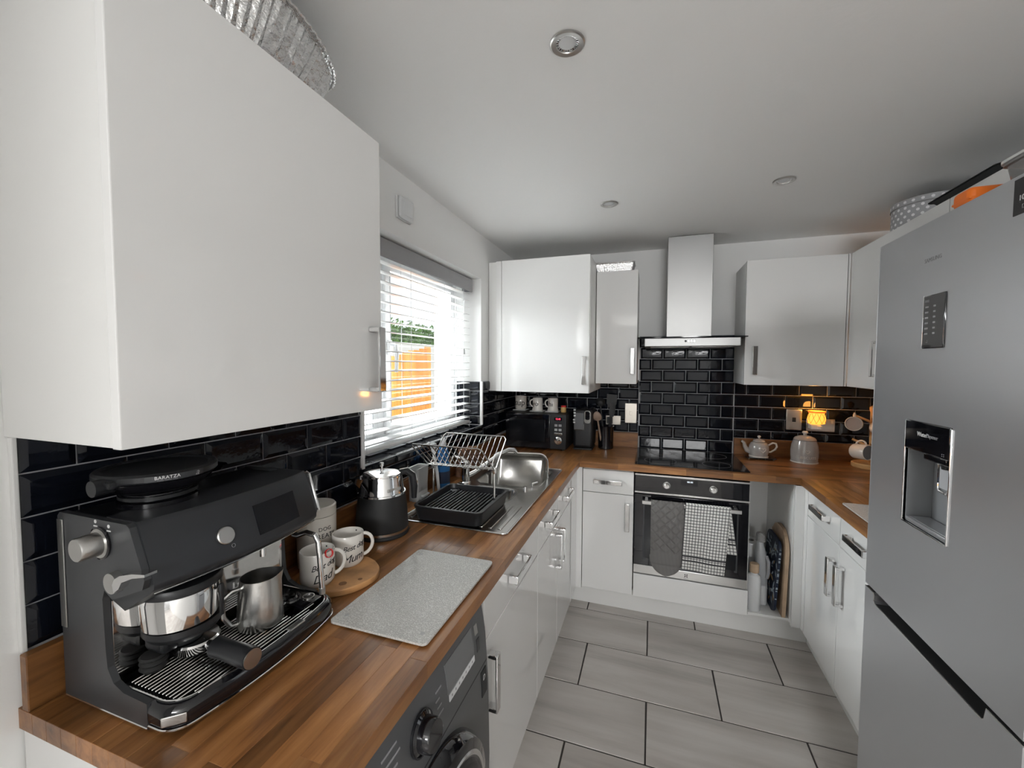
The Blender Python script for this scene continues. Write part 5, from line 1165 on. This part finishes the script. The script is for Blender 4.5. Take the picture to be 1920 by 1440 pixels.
    for x, y, r in ((.232, yb-.052, .020), (.268, yb-.034, .011)): t.part('tray_ring', MB().lathe([(r, 0), (r+.0022, 0), (r+.0022, .0022), (r, .0022)], (x, y, z0+.0455), n=32, close=True), 'chrome', tr, world=True)
    t.part('tray_float', MB().lathe([(.0, 0), (.016, 0), (.012, .004), (0, .005)], (.232, yb-.052, z0+.0455), n=24), 'black_gloss', tr, world=True)
    t.part('tray_tab', MB().rbox((.318, .625, z0+.0435), (.332, .662, z0+.0475), .0018, 2), 'steel', tr, world=True)
    bb = MB().rbox((-.017, -.0080, 0), (.017, .0080, .003), .0028, 2); t.part('tray_badge', bb.xf(frame((.3095, ya+.0098, z0+.024), (.74, .67, 0), (0, 0, 1))), 'steel', tr, world=True)
    t.part('base_trim', MB().tube([(.048, ya-.0005, z0+.0025), (.262, ya-.0005, z0+.0025)], .0015, 6), 'chrome', world=True)
    for x in (.075, .27):
        for y in (ya+.04, yb-.04): t.part('foot', MB().cyl((x, y, ZT), (x, y, z0+.001), .012, n=12), 'dark_rubber', world=True)
    # steam wand
    t.part('steam_wand', MB().tube([(.225, .735, 1.110), (.238, .736, 1.108), (.262, .738, 1.118), (.285, .739, 1.114), (.293, .740, 1.100), (.296, .741, 1.06), (.300, .742, .992)], [.006, .006, .006, .0062, .0062, .006, .006], 12), 'chrome', world=True)
    t.part('wand_tip', MB().cyl((.300, .742, .992), (.3005, .742, .978), .0075, .0068, n=14), 'steel', world=True)
    # bean hopper with lid
    H = Vector((.142, .512, 0)); hp = t.part('hopper', MB().lathe([(.0, 1.2540), (.060, 1.2540), (.060, 1.262), (.052, 1.264), (.052, 1.275), (.066, 1.282), (.080, 1.292), (.086, 1.302), (.084, 1.304), (.0, 1.304)], H, n=56), 'black_gloss', world=True)
    t.part('hopper_ring', MB().lathe([(.0535, 1.2665), (.058, 1.2665), (.058, 1.2725), (.0535, 1.2725)], H, n=48, close=True), 'black_plastic', hp, world=True)
    ld = t.part('hopper_lid', MB().lathe([(.0, 1.3043), (.088, 1.3043), (.0905, 1.307), (.0905, 1.316), (.087, 1.3195), (.078, 1.3200), (.075, 1.3175), (.0, 1.3165)], H, n=56), 'black_plastic', world=True)
    t.part('lid_hinge', MB().cyl((.155, ya-.006, 1.303), (.155, ya+.022, 1.303), .0135, n=22).rbox((.135, ya+.004, 1.300), (.178, ya+.030, 1.3125), .004), 'black_plastic', ld, world=True)
    va = math.atan2(-.512, CX-.142)
    def rimtext(s, size, z, mt, ang, par, sh=0):
        m = text_mb(s, size, .0005, sh, 1.05); m.map(lambda v: (H.x+math.cos(ang+v.x/.091)*(.0912+v.z), H.y+math.sin(ang+v.x/.091)*(.0912+v.z), z+v.y)); t.part('lettering', m, mt, par, world=True)
    lb = MB().box((-.030, -.0055, -.0008), (.055, .0055, .0002)); lb = MB().grid(lambda u, v: (H.x+math.cos(va+.10+(-.028+.088*u)/.091)*.0909, H.y+math.sin(va+.10+(-.028+.088*u)/.091)*.0909, 1.3065+.0095*v), 16, 2)
    t.part('hopper_label', lb, 'graphite_panel', ld, world=True)
    rimtext('BARATZA', .0078, 1.3122, 'print_white', va+.13, ld); rimtext('freshly roasted coffee', .0030, 1.3078, 'print_grey', va+.13, ld); rimtext('a', .016, 1.3112, 'print_grey', va+.13+.045/.091, ld, .4)
coffee()
def jug():
    t = Thing('milk_jug', 'steel milk frothing jug on the coffee machine tray', 'jug', (.247, .628, ZT+.003+.0450))
    n = 44; R = []
    for r, z in ((.040, 0), (.0425, .003), (.0425, .018), (.0405, .05), (.0365, .080), (.0355, .100)):
        sp = .010*max(0, (z-.06)/.04)
        R.append([((r+sp*max(0, math.cos(a-1.2))**10)*math.cos(a), (r+sp*max(0, math.cos(a-1.2))**10)*math.sin(a), z) for a in [2*PI*k/n for k in range(n)]])
    inn = [[(x*.965, y*.965, z) for x, y, z in r] for r in (R[5], R[4], R[3], R[2])]
    t.part('body', MB().loft(R+inn), 'steel', smooth=40)
    h = Vector((math.cos(-1.95), math.sin(-1.95), 0)); t.part('handle', MB().tube([h*.036+Vector((0, 0, .086)), h*.050+Vector((0, 0, .086)), h*.067+Vector((0, 0, .076)), h*.066+Vector((0, 0, .040)), h*.054+Vector((0, 0, .018)), h*.041+Vector((0, 0, .016))], [.004, .0045, .005, .005, .0045, .004], 8), 'steel')
jug()
single('ring', MB().lathe([(.0095, -.003), (.0112, -.003), (.0116, 0), (.0112, .003), (.0095, .003)], (0, 0, 0), (0, 0, 1), 30, close=True), 'red_gloss', 'small red and silver ring hooked over the rim of the mug nearer the coffee machine', 'ring', M=frame((.2388, .8310, ZT+.0188+.0855), (.2, .97, 0), (-.3, .1, .9)))
# ------------------------------------------------------------------ foil trays, tin and other things on top
def foil_oval():
    M = Matrix.Translation((.200, .600, 2.0985)) @ Matrix.Rotation(math.radians(-3), 4, 'X') @ Matrix.Rotation(math.radians(5), 4, 'Y'); M = Matrix.Translation((0, 0, .012)) @ M
    t = Thing('foil_tray', 'large crinkled oval foil roasting tray on the wall cabinet', 'foil tray', M=M); n = 160; R = []; rnd = random.Random(2)
    ph = [rnd.uniform(-1, 1) for _ in range(n)]
    for ax, ay, z, fl in ((.092, .205, 0, 0), (.098, .213, .004, .2), (.110, .232, .040, 1), (.122, .252, .085, 1), (.127, .258, .100, .6), (.131, .262, .103, .1)):
        R.append([((ax+.0022*fl*(1 if k % 2 else -1)+.002*fl*ph[k])*math.cos(2*PI*k/n), (ay+.0022*fl*(1 if k % 2 else -1)+.002*fl*ph[k])*math.sin(2*PI*k/n), z) for k in range(n)])
    inn = [[(x*.985, y*.985, z+.001) for x, y, z in r] for r in reversed(R[1:5])]
    m = MB().loft(R+inn, caps=False); m.add(R[0], [tuple(range(n))]); t.part('tray', m, 'foil', smooth=25)
    t.part('rolled_rim', MB().tube([((.1345+.0014*(1 if k % 2 else -1))*math.cos(2*PI*k/n), (.2655+.0014*(1 if k % 2 else -1))*math.sin(2*PI*k/n), .105) for k in range(n)], .0045, 8, closed=True), 'foil_bright')
foil_oval()
def foil_small():
    t = Thing('foil_container', 'small rectangular foil container on the slim wall cabinet', 'foil tray', (.772, 2.83, 2.1085)); n = 9
    def ring(w, d, z, amp):
        o = []
        for i in range(60): x = -w+2*w*i/60; o.append((x, -d+amp*(1 if i//2 % 2 else -1), z))
        for i in range(30): y = -d+2*d*i/30; o.append((w+amp*(1 if i//2 % 2 else -1), y, z))
        for i in range(60): x = w-2*w*i/60; o.append((x, d+amp*(1 if i//2 % 2 else -1), z))
        for i in range(30): y = d-2*d*i/30; o.append((-w+amp*(1 if i//2 % 2 else -1), y, z))
        return o
    R = [ring(.105, .062, 0, 0), ring(.108, .065, .004, .0022), ring(.118, .074, .050, .0026), ring(.119, .075, .054, .0)]; I = [[(x*.98, y*.98, z) for x, y, z in r] for r in (R[2], R[1])]
    m = MB().loft(R+I, caps=False); m.add(R[0], [tuple(range(180))]); t.part('tray', m, 'foil_bright', smooth=20)
    t.part('rolled_rim', MB().tube([(x, y, .056) for x, y in rrect(-.123, -.079, .123, .079, .012, 4)], .004, 8, closed=True), 'foil_bright')
foil_small()
def cake_tin():
    t = Thing('cake_tin', 'round grey polka-dot cake tin on the right wall cabinet', 'tin', (2.195, 2.43, 2.1165)); r = .128
    t.part('tray_under', MB().lathe([(0, 0), (.134, 0), (.136, .004), (.136, .010), (.0, .010)], n=48), 'black_matte')
    b = t.part('body', MB().lathe([(0, .0103), (r, .0103), (r, .115), (0, .115)], n=60), 'tin_grey'); l = t.part('lid', MB().lathe([(r+.0008, .1152), (r+.003, .117), (r+.003, .139), (r, .142), (0, .142)], n=60), 'tin_grey')
    t.part('lid_seam', MB().lathe([(r-.001, .1135), (r+.0036, .1135), (r+.0036, .1152), (r-.001, .1152)], n=60, close=True), 'pan_edge', b)
    def dots(rows, rad, par):
        m = MB()
        for j, z in enumerate(rows):
            for k in range(26):
                a = 2*PI*(k+.5*(j % 2))/26; d = MB().lathe([(0, 0), (.0062, 0), (.0062, .0005), (0, .0005)], (rad*math.cos(a), rad*math.sin(a), z), (math.cos(a), math.sin(a), 0), 10); m.add(d.v, d.f)
        t.part('polka_dots', m, 'tin_dot', par)['kind'] = 'stuff'
    dots([.024, .044, .064, .084, .103], r-.0001, b); dots([.128], r+.0029, l)
cake_tin()
t = Thing('baking_tray', 'flat black baking tray lying along the right wall cabinets', 'baking tray', (2.150, 1.935, 2.1165))
Mx = Matrix.Rotation(math.radians(-2.5), 4, 'X')
m = MB().loft([[(x, y, z) for x, y in rrect(-.110+i, -.175+i, .110-i, .175-i, .02, 4)] for i, z in ((.016, .010), (.014, .012), (.002, .030), (.0, .032), (-.008, .032), (-.008, .034), (.002, .034), (.018, .014))]); t.part('tray', m, 'black_matte')
m = MB().loft([[(x, y, z) for x, y in rrect(-.100+i, -.165+i, .100-i, .165-i, .02, 4)] for i, z in ((.012, .0), (.0, .004), (.0, .0095))]); t.part('under_tray', m, 'black_matte')
t = Thing('orange_packet', 'orange packet lying on top of the fridge', 'packet', (1.682, 1.170, 1.8485))
t.part('packet', MB().rbox((-.047, -.028, 0), (.110, .028, .036), .010, 3), 'orange_packet'); t.part('band', MB().rbox((-.0475, -.0285, .010), (-.030, .0285, .016), .003), 'orange_packet')
t = Thing('plastic_tub', 'clear plastic tub lying on top of the fridge', 'tub', (1.775, 1.005, 1.8485))
R = [[(x, y, z) for x, y in rrect(-.11-i, -.085-i, .11+i, .085+i, .02, 4)] for i, z in ((0, 0), (.003, .01), (.008, .045), (.012, .047), (.012, .052))]; m = MB().loft(R, caps=False); m.add(R[0], [tuple(reversed(range(len(R[0]))))]); t.part('tub', m, 'clear_plastic'); t.part('lid', MB().prism(rrect(-.124, -.099, .124, .099, .02, 4), 'z', .0525, .058), 'white_plastic')
